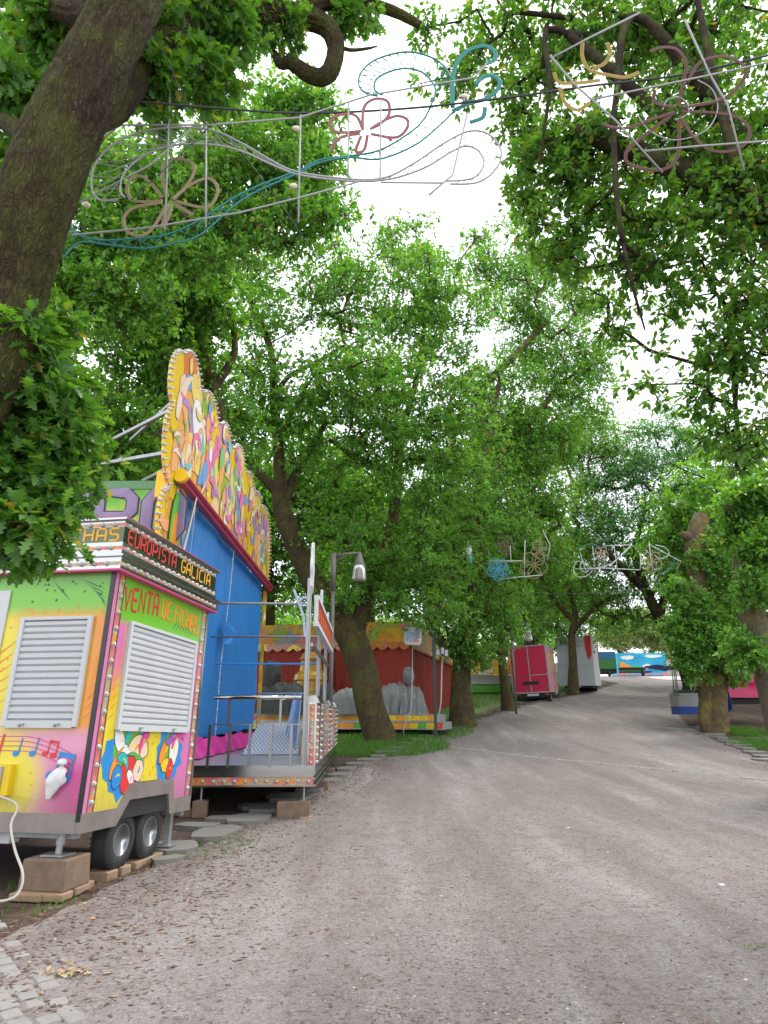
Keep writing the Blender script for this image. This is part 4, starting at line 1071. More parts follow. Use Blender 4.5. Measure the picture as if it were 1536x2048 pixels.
# string of lights cable down the wall, cover patch
pts = [L_((-3.46, 14.55, 5.2-.0)), L_((-3.47, 14.5, 4.2)), L_((-3.48, 14.35, 3.3)), L_((-3.48, 14.2, 2.6)), L_((-3.46, 14.1, 1.9)), L_((-3.44, 14.0, 1.2))]
mb = MB().tube(smoothp(pts), .008, 5)
for k in range(20): q = pts[0]+(pts[-1]-pts[0])*k/20; mb.lathe([(.012, -.02), (.02, 0), (.012, .02)], 6, Matrix.Translation(smoothp(pts)[k*2]))
part('light_string', mb, bwhite, RD)
q = L_((-3.42, 14.35, 3.35)); part('cable_cover', MB().add([q+Vector(v) for v in ((0, -.2, .18), (.05, .25, .12), (.12, .3, -.02), (.1, -.1, -.28), (-.04, -.2, -.3), (.16, .05, -.05))], [(0, 1, 5), (1, 2, 5), (2, 3, 5), (3, 4, 5), (4, 0, 5)]), blue_m, RD)
mb = MB(); mb.tube([L_((-3.36, 11.0, 5.3)), L_((-3.3, 10.2, 3.7))], .03, 8); mb.tube([L_((-3.38, 11.1, 5.3)), L_((-3.30, 10.75, 3.6))], .008, 5); part('stay', mb, steel, RD)
part('far_edge_board', MB().box(.05, .1, 7.95, 8.3, .9, 5.0), art2, RD)

# ------------------------------------------------------------------ steel entrance platform
SA = R(1.5); SO = Vector((-1.12, 11.0, H(11)))
S = thing('steel_platform', 'steel entrance platform with bulb posts and rails in front of the blue wall', 'platform', SO, SA)
zb, zd = .43, .71        # relative to local ground
deck_m, n_, b_ = newmat('chequer_plate'); v_ = coords(n_); ch_ = N(n_, 'ShaderNodeTexBrick'); ch_.inputs['Scale'].default_value = 14; n_.links.new(v_, ch_.inputs['Vector'])
b_.inputs['Base Color'].default_value = (.45, .46, .48, 1); b_.inputs['Metallic'].default_value = .8; b_.inputs['Roughness'].default_value = .3; bump(n_, b_, ch_.outputs['Fac'], .6, .01)
mb = MB(); 
for k in range(46): mb.box(-2.35, -.12, .1+k*.17, .1+k*.17+.10, zd, zd+.006)
mb.box(-2.35, -.0, 0.02, 7.98, zd-.08, zd-.001); part('deck', mb, deck_m, S)
mb = MB(); mb.box(-3.2, 0, -.02, .02, zd-.12, zd+.03); mb.box(-.03, .03, .02, 8, zd-.12, zd+.02); mb.box(-3.2, .01, -.03, .0, zb, zb+.025); mb.box(-3.2, .01, -.03, .0, zb+.14, zb+.16); mb.box(.01, .05, 0, 8, zb, zb+.03)
mb.box(.0, .04, .0, 8, zb+.1, zb+.13); mb.box(-.02, .01, .03, 8, zb, zd-.1); part('edge_profile', mb, chrome, S)
mb = MB(); mb.box(-3.2, .0, -.02, -.001, zb+.025, zb+.14); part('light_band', mb, wavy, S)
bulbs(S, [((-.06-.165*i, -.022, zb+.082), (0, -1, 0)) for i in range(18)], 98, bulb_big)
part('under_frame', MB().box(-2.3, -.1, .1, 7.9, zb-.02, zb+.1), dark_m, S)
for (x, y) in ((-.14, .1), (-1.75, .12), (-.1, 2.9), (-.1, 5.2)):
    part('jack', MB().tube([(x, y, zb), (x, y, max(.23+y*.02, 0))], .018, 8).box(x-.05, x+.05, y-.05, y+.05, max(.22+y*.02, 0), max(.23+y*.02, 0)), galv, S)
# near railing
mb = MB(); mb.tube([(-1.62, -.05, zd+1.06), (-.22, -.05, zd+1.06)], .035, 12); part('handrail', mb, chrome, S, True)
mb = MB(); mb.box(-1.62, -.2, -.02, .0, zd+.64, zd+.655)
for x in (-1.66, -1.34, -1.02, -.68, -.36): mb.box(x-.02, x+.02, -.025, .015, zd, zd+.64)
for x in (-1.38, -.55): mb.box(x-.018, x+.018, -.03, .01, zd+.655, zd+1.04)
part('railing', mb, steel, S)
# posts
def post(y, ztop, parent=S):
    mb = MB(); mb.box(-.19, -.14, y, y+.06, zd, ztop); mb.box(-.135, -.115, y+.01, y+.05, zd, ztop)
    part('post', mb, steel, parent)
post(.02, 3.75); post(2.6, 3.65); post(4.9, 3.6)
scal = lambda n, r: [(r*(1+.16*math.cos(k*PI*6/n*2))*math.cos(2*PI*k/n), 2.6*r*(1+.1*math.cos(k*PI*8/n*2))*math.sin(2*PI*k/n)) for k in range(n)]
for (y, z, s) in ((.12, 3.95, 1.0), (2.65, 3.60, .95), (5.0, 3.5, .9)):
    mb = MB(); mb.prism([(y+a*s, z+b*s) for a, b in scal(48, .16)], .05, Matrix.Translation((-.15, 0, 0)) @ MY); part('ornament', mb, bwhite, S)
mb = MB().bar((-.2, .05, 2.75), (-.24, .05, 3.1), .07, .04).bar((-.24, .05, 3.1), (-.42, .05, 3.55), .07, .04).bar((-.36, .05, 3.40), (-.16, .05, 3.42), .03).bar((-.30, .05, 3.28), (-.16, .05, 3.29), .03); part('ornament_arm', mb, plain('pale_blue_trim', (.35,.45,.6), .4), S)
# sign along the edge
mb = MB(); mb.box(-.06, -.01, .15, 5.0, 3.02, 3.40); sg = part('overhead_sign', mb, plain('sign_red', (.42,.018,.015), .45), S)
mb = MB(); mb.box(-.08, .01, .1, 5.05, 3.40, 3.47); mb.box(-.08, .01, .1, 5.05, 2.94, 3.02); mb.box(-.07, 0, .1, .15, 3.02, 3.40); part('sign_frame', mb, bwhite, sg)
mb = MB(); mb.box(-.12, -.07, .1, 5.05, 2.6, 2.66); part('sign_rail', mb, steel, sg)
mb = MB()
for k in range(9): mb.prism([(.5+k*.5, 3.10), (.54+k*.5, 3.10), (.60+k*.5, 3.30), (.56+k*.5, 3.30)], .004, Matrix.Translation((-.009, 0, 0)) @ MY)
part('sign_stripes', mb, yel_t, sg)
# tie rods to the wall
mb = MB(); mb.tube([(-2.4, .15, 3.32), (-.18, .1, 3.32)], .022, 8); part('tie_rod', mb, steel, S)
mb = MB(); mb.tube([(-2.4, 2.7, 3.05), (-.18, 2.65, 3.05)], .022, 8); part('tie_rod', mb, steel, S)
mb = MB(); mb.tube([(-2.3, 2.7, 2.5), (-.18, 2.65, 2.5)], .02, 8); part('tie_rod', mb, palm[4], S)
# bulb columns with steel caps along the open edge
for k, (y, n_c) in enumerate(((.10, 2), (1.15, 2), (3.7, 2), (4.6, 2), (6.6, 2), (7.5, 2))):
    mb = MB(); mb.box(-.13, .02, y, y+.16, zd, zd+.98); cp = part('bulb_post', mb, chrome, S)
    mb = MB(); part('light_strip', MB().box(.02, .024, y+.015, y+.145, zd+.02, zd+.96), wavy, cp); part('light_strip', MB().box(-.10, .0, y-.004, y, zd+.02, zd+.96), wavy, cp)
    pl = [((.024, y+.05, zd+.07+i*.105), (1, 0, 0)) for i in range(9)]+[((-.05, y-.005, zd+.07+i*.105), (0, -1, 0)) for i in range(9)]+[((.024, y+.115, zd+.07+i*.105), (1, 0, 0)) for i in range(9)]
    bulbs(cp, pl, 98, bulb_big)
for (a, b) in ((0.05, 1.4), (3.6, 4.85), (6.5, 7.75)):
    mb = MB(); mb.add([(-.2, a, zd+.98), (.08, a, zd+.98), (.08, b, zd+.98), (-.2, b, zd+.98), (-.16, a+.05, zd+1.10), (.02, a+.05, zd+1.10), (.02, b-.05, zd+1.10), (-.16, b-.05, zd+1.10)], [(0,3,2,1),(4,5,6,7),(0,1,5,4),(1,2,6,5),(2,3,7,6),(3,0,4,7)])
    part('post_cap', mb, chrome, S, bevel=.01)
mb = MB(); mb.box(-.07, -.05, 1.36, 3.65, zd+.1, zd+.9); mb.box(-.07, -.05, 4.82, 6.55, zd+.1, zd+.9); part('infill_panel', mb, plain('smoked_panel', (.16,.15,.15), .25, .3), S)
# ramp up to the ride floor with patterned plate and striped barrier
chk, n_, b_ = newmat('ramp_plate'); v_ = coords(n_); k_ = N(n_, 'ShaderNodeTexChecker'); k_.inputs['Scale'].default_value = 26; k_.inputs[1].default_value = (.62,.63,.66,1); k_.inputs[2].default_value = (.10,.14,.25,1); n_.links.new(v_, k_.inputs[0]); n_.links.new(k_.outputs[0], b_.inputs['Base Color']); b_.inputs['Roughness'].default_value = .35
mb = MB(); mb.add([(-1.7, 3.2, zd+.02), (-.55, 3.2, zd+.02), (-.62, 4.6, zd+.62), (-1.6, 4.6, zd+.62)], [(0, 1, 2, 3)]); mb.add([(-1.7, 3.2, zd), (-.55, 3.2, zd), (-.62, 4.6, zd+.6), (-1.6, 4.6, zd+.6)], [(0, 3, 2, 1)]); rp_ = part('ramp', mb, chk, S)
mb = MB(); mb.prism([(3.1, zd+.02), (4.3, zd+.02), (4.3, zd+.62), (3.9, zd+.62)], .05, Matrix.Translation((-.5, 0, 0)) @ MY); part('ramp_side', mb, palm[1], rp_)
mb = MB()
for k in range(7): mb.tube([(-.62-.06*k, 3.35+.1*k, zd+.05), (-.62-.03*k, 4.1+.05*k, zd+1.25)], .016, 6)
mb.tube([(-1.6, 4.3, zd+1.25), (-.55, 4.2, zd+1.25)], .02, 6); part('striped_barrier', mb, plain('steel_blue', (.25,.38,.6), .3, .6), rp_)
# blocks below the platform
def S_(p): return Matrix.Translation(SO) @ Matrix.Rotation(SA, 4, 'Z') @ Vector(p)
p = S_((-.16, .05, 0)); block('timber_block', 'large timber block under the near corner of the steel platform', (p.x-.12, p.y), .25, .16, H(p.y)-.01, H(11)+.22, SA, wood_m)
block('timber_plank', 'small pale board sticking out below the platform corner block', (p.x+.07, p.y-.1), .10, .09, H(p.y)-.03, H(p.y)+.012, SA+.3, wood_l)
p = S_((-1.75, .12, 0)); block('timber_block', 'upright dark timber block under the left part of the platform', (p.x, p.y), .11, .12, H(p.y)-.02, H(11)+.225, SA+.1, wood_m)
block('timber_block', 'low dark timber block beside the upright one under the platform', (p.x-.2, p.y+.05), .11, .12, H(p.y)-.02, H(11)+.11, SA-.1, wood_m)
p = S_((-.1, 2.9, 0)); block('timber_block', 'timber block under the middle of the platform edge', (p.x, p.y), .2, .14, H(p.y)-.02, H(11)+.27, SA, wood_m)
p = S_((-.1, 5.2, 0)); block('timber_block', 'timber block under the far part of the platform edge', (p.x, p.y), .2, .14, H(p.y)-.02, H(11)+.325, SA, wood_m)

# ------------------------------------------------------------------ lamp posts
def lamp_post(label, x, y, h, s=1):
    t = thing('street_lamp', label, 'street lamp', (x, y, H(y)), 0, 'street lamps along the avenue')
    part('pole', MB().tube([(0, 0, 0), (0, 0, h*.93)], .06*s, 12).tube([(0, 0, h*.80), (0, 0, h)], .085*s, 14), lamp_m, t, True)
    part('arm', MB().tube([(0, 0, h*.975), (.35*s, 0, h*.995), (.78*s, 0, h)], [.06*s, .045*s, .035*s], 8).tube([(0, 0, h*.94), (.2*s, 0, h*.97), (.4*s, 0, h*.995)], .025*s, 6), lamp_m, t, True)
    M = Matrix.Translation((.80*s, 0, h)) @ Matrix.Scale(s, 4)
    hd = part('lamp_shade', MB().lathe([(.05, .03), (.06, 0), (.10, -.12), (.16, -.30), (.19, -.38), (.175, -.39)], 20, M), lamp_m, t, True)
    part('diffuser', MB().lathe([(.185, -.385), (.205, -.6), (.225, -.82), (.215, -.88), (.12, -.90)], 20, M), lamp_glass, hd, True)
    part('lamp_tube', MB().lathe([(.05, -.40), (.06, -.5), (.06, -.75), (.03, -.78)], 10, M), bwhite, hd, True)
YL = 19.9; pl_ = at(668, 1106, YL); lamp_post('grey street lamp with conical head on a curved arm behind the steel platform', pl_.x, YL, pl_.z-H(YL), 1)
YL2 = 33; pl_ = at(1022, 1246, YL2); lamp_post('small grey street lamp beside the slim oak near the pink truck', pl_.x, YL2, pl_.z-H(YL2), 1)
# ------------------------------------------------------------------ the trees
CTR = dict(group='oaks lining the avenue')
# big leaning oak between the ride and the carousel
YA = tb.y
tp, tr = ground_to([(768,1486,YA,66),(742,1420,YA,58),(728,1350,YA,58),(700,1270,YA,60),(645,1195,YA,50),(600,1110,YA-.3,42),(565,1020,YA-.6,38),(560,960,YA-.8,30)])
l1, r1 = tp_([(560,960,YA-.8,26),(556,880,YA-1,22),(548,800,YA-1.2,17),(545,720,YA-1.4,14),(520,640,YA-1.5,13),(480,560,YA-1.8,9),(462,500,YA-2,6)])
l2, r2 = tp_([(570,1000,YA-.7,24),(600,930,YA-.4,18),(625,890,YA,14),(655,840,YA,10)])
l3, r3 = tp_([(708,1285,YA,36),(728,1210,YA+.3,30),(752,1150,YA+.5,30),(775,1090,YA+.7,26),(788,1020,YA+.9,22),(795,940,YA+1,20),(805,860,YA+1.2,15),(830,770,YA+1.4,11),(850,650,YA+1.5,8)])
l4, r4 = tp_([(795,950,YA+1,18),(760,935,YA+.4,15),(715,915,YA,12),(660,880,YA-.4,8)])
l5, r5 = tp_([(780,1080,YA+.7,16),(830,1110,YA+.2,12),(870,1150,YA-.2,9)])
l6, r6 = tp_([(560,990,YA-.7,22),(500,930,YA-1,16),(450,880,YA-1.2,11),(430,790,YA-1.5,9)])
l7, r7 = tp_([(548,800,YA-1.2,12),(575,755,YA-1,10),(640,720,YA-1,8),(690,690,YA-1,6)])
tree('oak_tree', 'leaning oak with a mossy forked trunk standing on grass in front of the covered carousel', 'tree',
     [(tp, tr), (l1, r1), (l2, r2), (l3, r3), (l4, r4), (l5, r5), (l6, r6), (l7, r7)],
     [(790,640,YA,150,170),(660,560,YA-1,100,110),(890,620,YA+1,105,110),(770,860,YA-.5,190,150),(900,830,YA+1,110,130),(600,830,YA-1.5,100,110),
      (800,1080,YA-1,150,90),(790,1220,YA-1,90,35),(600,1210,YA-.6,60,35),(670,1040,YA-.5,80,70),(880,1180,YA-.7,65,75),(850,1250,YA+.8,70,30),(740,1265,YA+.5,45,25),(540,620,YA-2,90,140),(810,490,YA+1,85,55),(500,780,YA-1.5,90,120),(700,1170,YA-.5,110,50,0,.8),
      (470,480,YA-2,90,90),(720,760,YA-3,150,120),(850,960,YA-1.5,120,90),(930,1060,YA+1,60,100), (860,440,YA+1,30,30), (950,470,YA+1,22,40)],
     860, rc=.80, tips=18, per=6, size=.155, flat=.38, r0=.018, **CTR)
# broken stub bark, behind the lamp
# tree behind at left, above the ride
tree('oak_tree', 'tall oak behind the painted board of the blue ride, its mossy limb reaching left', 'tree',
     [([Vector((-8.2, 17, H(17)-.1)), at(430,1100,17), at(440,900,17), at(425,780,16.6), at(380,640,16.3), at(330,540,16)], [.42,.36,.27,.2,.13,.07]),
      ([at(430,880,17), at(340,860,16), at(300,880,15.5), at(265,850,15), at(215,800,14.5)], [.2,.17,.15,.11,.06]),
      ([at(425,780,16.6), at(470,700,16.6), at(450,600,16.4)], [.14,.10,.05])],
     [(380,600,16,100,110),(280,700,15.5,110,120),(230,860,15,90,90),(390,760,17,90,120),(180,1000,15.5,110,80),(100,900,15.5,110,110),(440,900,18,80,110),(300,480,16,110,80),(320,960,18,80,60)],
     520, rc=.8, tips=18, per=6, size=.155, flat=.4, **CTR)
# upper left mid oak whose crown closes in on the sky
tree('oak_tree', 'oak at the upper left whose crown stands against the white sky behind the flower lights', 'tree',
     [([Vector((-8.6, 12.5, H(12.5)-.1)), at(60,900,12.5), at(110,600,12.5), at(200,500,12.4), at(330,440,12.2), at(440,430,12)], [.4,.34,.28,.2,.13,.07]),
      ([at(200,500,12.4), at(280,380,12.6), at(420,290,12.8), at(560,240,13)], [.17,.14,.1,.05]),
      ([at(110,600,12.5), at(120,400,12.6), at(200,250,12.8)], [.2,.15,.08])],
     [(590,230,13,80,75),(600,350,13,95,85),(480,330,12.7,110,110),(350,360,12.5,120,100),(540,440,12.6,110,60),(250,440,12.3,130,110),(150,330,12.5,120,130),(400,500,12.3,120,60),(250,600,12.2,110,80),(640,420,13,60,50),(100,560,12.3,110,120),(520,200,13,40,40)],
     560, rc=.66, tips=17, per=6, size=.14, flat=.4, lm=leaf_mid, **CTR)
# near left giant
tp, tr = tp_([(-190,1010,4.3,215),(-100,860,4.3,170),(-8,700,4.3,142),(18,600,4.3,132),(42,500,4.25,142),(76,390,4.2,146),(120,275,4.2,140),(166,185,4.2,132),(216,85,4.25,122),(258,0,4.3,120),(305,-140,4.4,112),(330,-320,4.6,120)])
p0 = Vector((-4.3, 4.4, -.15)); tp = [p0, Vector((-4.2, 4.4, .9))]+tp; tr = [.62, .47]+tr
tr = [r*1.0 for r in tr]
b1, q1 = tp_([(165,250,4.35,54),(228,215,4.75,58),(268,160,5.0,60),(310,100,5.2,62),(420,40,5.6,55),(500,30,5.9,50),(580,30,6.1,46),(650,50,6.2,40),(672,95,6.25,36),(655,150,6.25,36),(620,150,6.25,32),(580,125,6.25,26),(560,128,6.25,20),(548,105,6.25,12)])
b2, q2 = tp_([(240,40,4.3,80),(130,20,4.6,55),(60,-60,5,40)])
b3, q3 = tp_([(60,560,4.3,60),(-20,600,4.5,40),(10,640,4.6,30),(60,760,4.8,16),(90,900,4.9,9)])
b4, q4 = tp_([(560,30,6.05,30),(690,0,6.3,26),(780,20,6.5,22),(840,50,6.6,15)])
b5, q5 = tp_([(95,360,4.2,60),(40,260,4.6,36),(-40,230,4.9,25)])
b6, q6 = tp_([(668,90,6.25,9),(700,100,6.3,8),(735,97,6.3,6),(755,92,6.3,3)])
th, arr, par, ch, rad = tree('oak_tree', 'huge near oak with a thick mossy trunk leaning in at the upper left', 'tree',
     [(tp, tr), (b1, q1), (b2, q2), (b3, q3), (b4, q4), (b5, q5), (b6, q6)],
     [(35,760,4.6,90,80,.4,1.4),(45,860,4.7,100,95,.4,1.6),(40,960,4.7,100,90,.35,1.6),(110,810,4.9,45,75,.3,1.1),(10,690,4.4,80,60,.3,1.4),(60,1060,4.6,55,50,.25,1.3),(80,950,4.8,50,60,.25),(180,930,5,25,40,.15),(105,730,4.9,40,35,.2),(20,1110,4.6,30,40,.15),(90,640,4.8,60,35,.2),(90,1040,4.7,30,50,.15),
      (390,60,5.6,110,60,.5),(520,30,6,90,30,.4),(300,160,5.2,50,50,.3),(400,150,5.5,60,55,.35),(100,60,5,90,70,.5),(40,180,5,60,60,.5),(30,330,5.4,40,60,.3),
      (330,230,5.3,30,20,.2),(700,20,6.3,60,22,.3),(250,10,5,100,50,.3,.6)],
     380, rc=.24, tips=8, per=6, size=.14, lm=leaf_near, bm=bark_near, kind='oak', fine=40, droop=.45, flat=.8, **CTR)
# displaced bark on the near trunk
tm = [c for c in th.children if c.name.startswith('trunk')][0].data
# right-hand canopy: an oak standing out of frame to the right, boughs overhead
YR = 7.5
tree('oak_tree', 'dark oak canopy hanging over the upper right of the avenue, its trunk out of view', 'tree',
     [([Vector((8.2, 7.5, -.1)), Vector((8.0, 7.6, 3)), Vector((7.6, 7.8, 6)), Vector((6.4, 8, 8.2)), Vector((4.6, 8, 9.6)), Vector((3.0, 8, 10.4))], [.55,.45,.4,.3,.2,.1]),
      ([Vector((7.8, 7.7, 5)), at(1530,420,7.4), at(1450,250,7.3), at(1415,100,7.3), at(1395,0,7.4)], [.25,.08,.065,.055,.045]),
      ([Vector((6.4, 8, 8.2)), at(1290,40,7.6), at(1232,200,7.5), at(1230,330,7.5), at(1240,450,7.5), at(1262,560,7.6), at(1290,660,7.8)], [.2,.07,.05,.042,.035,.025,.012]),
      ([Vector((5.6, 8, 9)), at(1120,60,8), at(1100,180,7.9), at(1080,330,7.9)], [.16,.06,.035,.015]),
      ([Vector((7.7, 7.8, 5.6)), at(1500,600,8.4), at(1470,760,8.5), at(1480,900,8.6)], [.2,.07,.05,.02])],
     [(1050,60,8.8,150,70),(1230,60,8.5,160,90),(1430,80,8.2,160,110),(1060,200,8.8,80,90),(1110,330,8.6,90,110),(1220,300,8.2,120,120),(1380,260,8.2,140,140),(1120,480,8.8,70,90),
      (1230,480,8.4,110,110),(1370,450,8,130,130),(1500,350,7.8,90,200),(1490,600,8,80,140),(1280,620,8.6,75,80),(1290,740,8.6,45,55),(1180,590,9,60,60),(1400,590,8.2,70,60,0,.7),
      (1450,760,8.4,90,70),(1470,680,8.2,80,90),(1510,940,8.8,35,50),(1440,880,8.8,50,50),(1040,300,9,50,60),(1060,420,9,50,50),(1500,850,8.4,60,90),(950,40,9,60,40),(1320,790,8.7,20,30),(1400,830,8.7,40,40), (870,60,9,40,40), (930,140,9,50,70), (860,190,9,30,30)],
     660, rc=.34, tips=10, per=6, size=.115, lm=leaf_dark, bm=bark_dark, kind='simple', droop=.5, flat=.9, **CTR)

# the row beyond
def simple_tree(label, base, mid, blobs, n, lm=leaf_mid, bm=bark, r=.32, size=.17, limbs=(), rc=.75, tips=11, per=5, name='oak_tree', group='oaks lining the avenue'):
    b = hit(*base) if len(base) == 2 else Vector((base[0], base[1], H(base[1])))
    Y = b.y; pts = [b-Vector((0, 0, .15))]; rad = [r*1.25]
    for i, (u, v) in enumerate(mid): pts.append(at(u, v, Y)); rad.append(r*(.95-.75*(i+1)/(len(mid)+.3)))
    paths = [(pts, rad)]
    for lb in limbs:
        q = [at(u, v, Y+dy) for (u, v, dy) in lb]; paths.append((q, [r*(.55-.4*i/len(lb)) for i in range(len(lb))]))
    bl = [(u, v, Y+dy, ru, rv) for (u, v, dy, ru, rv) in blobs]
    return tree(name, label, 'tree', paths, bl, n, rc=rc, tips=tips, per=per, size=size, lm=lm, bm=bm, group=group, fine=10, r0=.02)
simple_tree('thick-trunked mossy oak just past the red carousel tent', (926,1452), [(922,1380),(925,1310),(940,1230),(955,1130),(960,1000),(975,880),(1000,760)],
     [(935,1290,-1,65,50),(950,1160,0,90,80),(880,1240,-1,50,60),(1010,1230,1,55,60),(980,1040,1,90,90),(1000,880,2,90,100),(960,960,-1,70,70),(1040,600,2,70,80),(1090,700,3,90,90),(1010,760,1,70,80),(1150,800,3,80,80),(970,540,1,45,55),(1080,880,2,90,80),(1180,720,3,50,50),(1080,520,3,60,60),(1150,600,4,60,60),(1030,440,3,40,40)], 760, rc=.95, tips=18, lm=leaf_mid, r=.50,
     limbs=[[(925,1320,0),(880,1280,-1),(850,1230,-1)],[(930,1290,0),(985,1190,1),(1010,1130,2)],[(960,1000,0),(1010,900,1),(1080,820,2),(1130,760,3)],[(975,880,0),(960,790,1),(1010,730,1),(1060,680,2),(1095,640,2)]])
simple_tree('slim oak with a lamp post beside it near the pink box truck', (1016,1422), [(1010,1370),(1003,1300),(1010,1230),(1012,1160),(1020,1080)],
     [(1010,1080,0,80,70),(1060,1000,1,90,80),(1040,900,2,100,80),(990,1200,-1,50,50),(1080,1130,1,60,60),(1060,1230,0,40,35)], 420, rc=.95, tips=16, r=.30,
     limbs=[[(1003,1310,0),(965,1265,-1),(930,1230,-2)],[(1012,1200,0),(1060,1130,1),(1090,1080,1)]])
simple_tree('forked oak standing between the pink truck and the white trailer', (1146,1388), [(1146,1330),(1144,1270),(1150,1220),(1130,1160),(1120,1080)],
     [(1130,1130,0,110,70),(1210,1180,-1,80,60),(1080,1220,1,70,50),(1150,1030,2,110,80),(1240,1240,0,50,40),(1180,1260,2,50,35),(1120,1270,2,60,30),(1180,900,3,120,90)], 640, rc=1.0, tips=16, r=.36,
     limbs=[[(1148,1260,0),(1190,1215,-1),(1230,1190,-2)],[(1146,1240,0),(1100,1190,1),(1085,1150,1)]])
# dark oak on the right whose trunk leans over the avenue
simple_tree('dark oak leaning over the right side of the avenue behind the lichened stump tree', (1392,1392), [(1365,1320),(1318,1235),(1285,1160),(1270,1100),(1290,1020)],
     [(1280,1080,0,110,70),(1230,1000,4,110,80),(1340,880,4,110,70),(1200,900,5,90,70),(1380,960,1,130,80),(1290,960,2,90,80),(1460,1020,1,90,80),(1200,1080,2,80,70),(1340,1170,1,100,60),(1290,1220,2,60,40),(1440,900,3,100,60)], 760, rc=1.0, tips=17, lm=leaf_blue, bm=bark_dark, r=.55,
     limbs=[[(1318,1235,0),(1360,1080,1),(1400,960,1)],[(1300,1190,0),(1240,1130,-1),(1200,1090,-1)]])
# lichened cut tree at right, with leaves sprouting low
YG = gb.y
tp, tr = ground_to([(1436,1468,YG,46),(1432,1400,YG,42),(1436,1330,YG,42),(1424,1275,YG,44),(1410,1220,YG,42),(1396,1150,YG,40),(1390,1090,YG,40),(1402,1040,YG,36)])
s1, z1 = tp_([(1395,1090,YG,24),(1378,1074,YG-.1,20),(1362,1070,YG-.15,14)])
s2, z2 = tp_([(1436,1340,YG,34),(1418,1375,YG,30),(1412,1430,YG,30),(1420,1470,YG,30)])
s3, z3 = tp_([(1424,1275,YG,16),(1460,1230,YG-.3,12),(1490,1180,YG-.4,9)])
tree('oak_tree', 'topped oak with yellow lichen and a cut top at the right edge of the avenue', 'tree',
     [(tp, tr), (s1, z1), (s2, z2), (s3, z3)],
     [(1370,1200,YG-.6,45,45),(1350,1270,YG-.8,35,40),(1440,1120,YG-.6,50,50),(1460,1040,YG,50,40),(1400,1250,YG-.8,45,45),(1380,1310,YG-.9,38,38),(1440,1290,YG-1,60,55),(1490,1180,YG-.8,55,60),(1460,1350,YG-.6,35,25),(1500,1100,YG,50,50),(1395,1350,YG-.8,26,26),(1470,1240,YG-.8,50,40)],
     420, rc=.42, tips=12, per=6, size=.15, lm=leaf_mid, bm=bark_lichen, **CTR)
tt = [o for o in bpy.data.objects if o.get('label', '').startswith('topped oak')][0]; mb = MB()
for (cu, cv, n_) in ((1415,1065,26),(1408,1130,12),(1395,1320,14)):
    b0_ = at(cu, cv, YG)-tt.location
    for _ in range(n_):
        a = rng.uniform(-.6, 1.0) if cv < 1300 else rng.uniform(2.6, 3.9); L = rng.uniform(.3, .85); d_ = Vector((math.cos(a), rng.normal()*.4, math.sin(a)))
        pts = [b0_+Vector((rng.normal()*.1, -.1, rng.normal()*.15))+d_*L*t+Vector((0, 0, .25*math.sin(t*3+a)*L*t)) for t in (0, .35, .7, 1)]
        mb.tube(pts, [.010, .008, .006, .003], 4)
part('dead_twigs', mb, bark_grey, tt, kind='stuff')
YH = 13.5
tp, tr = ground_to([(1580,1500,YH,60),(1545,1380,YH,56),(1520,1290,YH,52),(1497,1200,YH,50),(1492,1120,YH,46),(1510,1060,YH,34),(1545,1010,YH,26)])
h1, y1 = tp_([(1505,1060,YH,22),(1480,1020,YH,16),(1450,1015,YH,10)])
tree('oak_tree', 'pale grey trunk leaning in at the right edge of the picture with sparse leaves', 'tree', [(tp, tr), (h1, y1)],
     [(1490,1300,YH-.4,30,30),(1510,1010,YH,60,50),(1535,1100,YH-.5,45,50),(1520,1180,YH-.6,40,40),(1560,1060,YH,60,80),(1470,1070,YH+.3,30,30)], 300, rc=.4, tips=11, per=6, size=.14, lm=leaf_mid, bm=bark_grey, **CTR)
# background oaks
BG = 'oaks of the park behind the rides'
def bgtree(label, x, y, h, cr, lm, n=200, r=.3, kind=None, size=.22):
    z0 = H(y); pts = [Vector((x, y, z0-.2)), Vector((x+.2, y, z0+h*.3)), Vector((x-.2, y+.2, z0+h*.6)), Vector((x, y, z0+h*.85))]
    th = thing('oak_tree', label, 'tree', pts[0], 0, BG)
    bl = [((x+rng.normal()*cr*.45, y+rng.normal()*cr*.3, z0+h*rng.uniform(.5, .85)), (cr*rng.uniform(.4, .6),)*2+(h*.2,), 1) for _ in range(7)]
    cent = sample_blobs(bl, n)
    arr, par, ch, rad, ends, nf = grow([(pts, [r*1.2, r, r*.7, r*.3])], cent, r0=.03, step=.9)
    b0 = np.array(pts[0]); mb = tubes(arr-b0, par, ch, rad, 8)
    P, D, U, L, bs, tp = crown_leaves(cent, cr*.2, 12, 6, size, .6, .2)
    part('trunk', mb, bark, th, smooth=True); link('crown', leaf_mesh('crown', P-b0, D, U, L, lm), th)
    return th
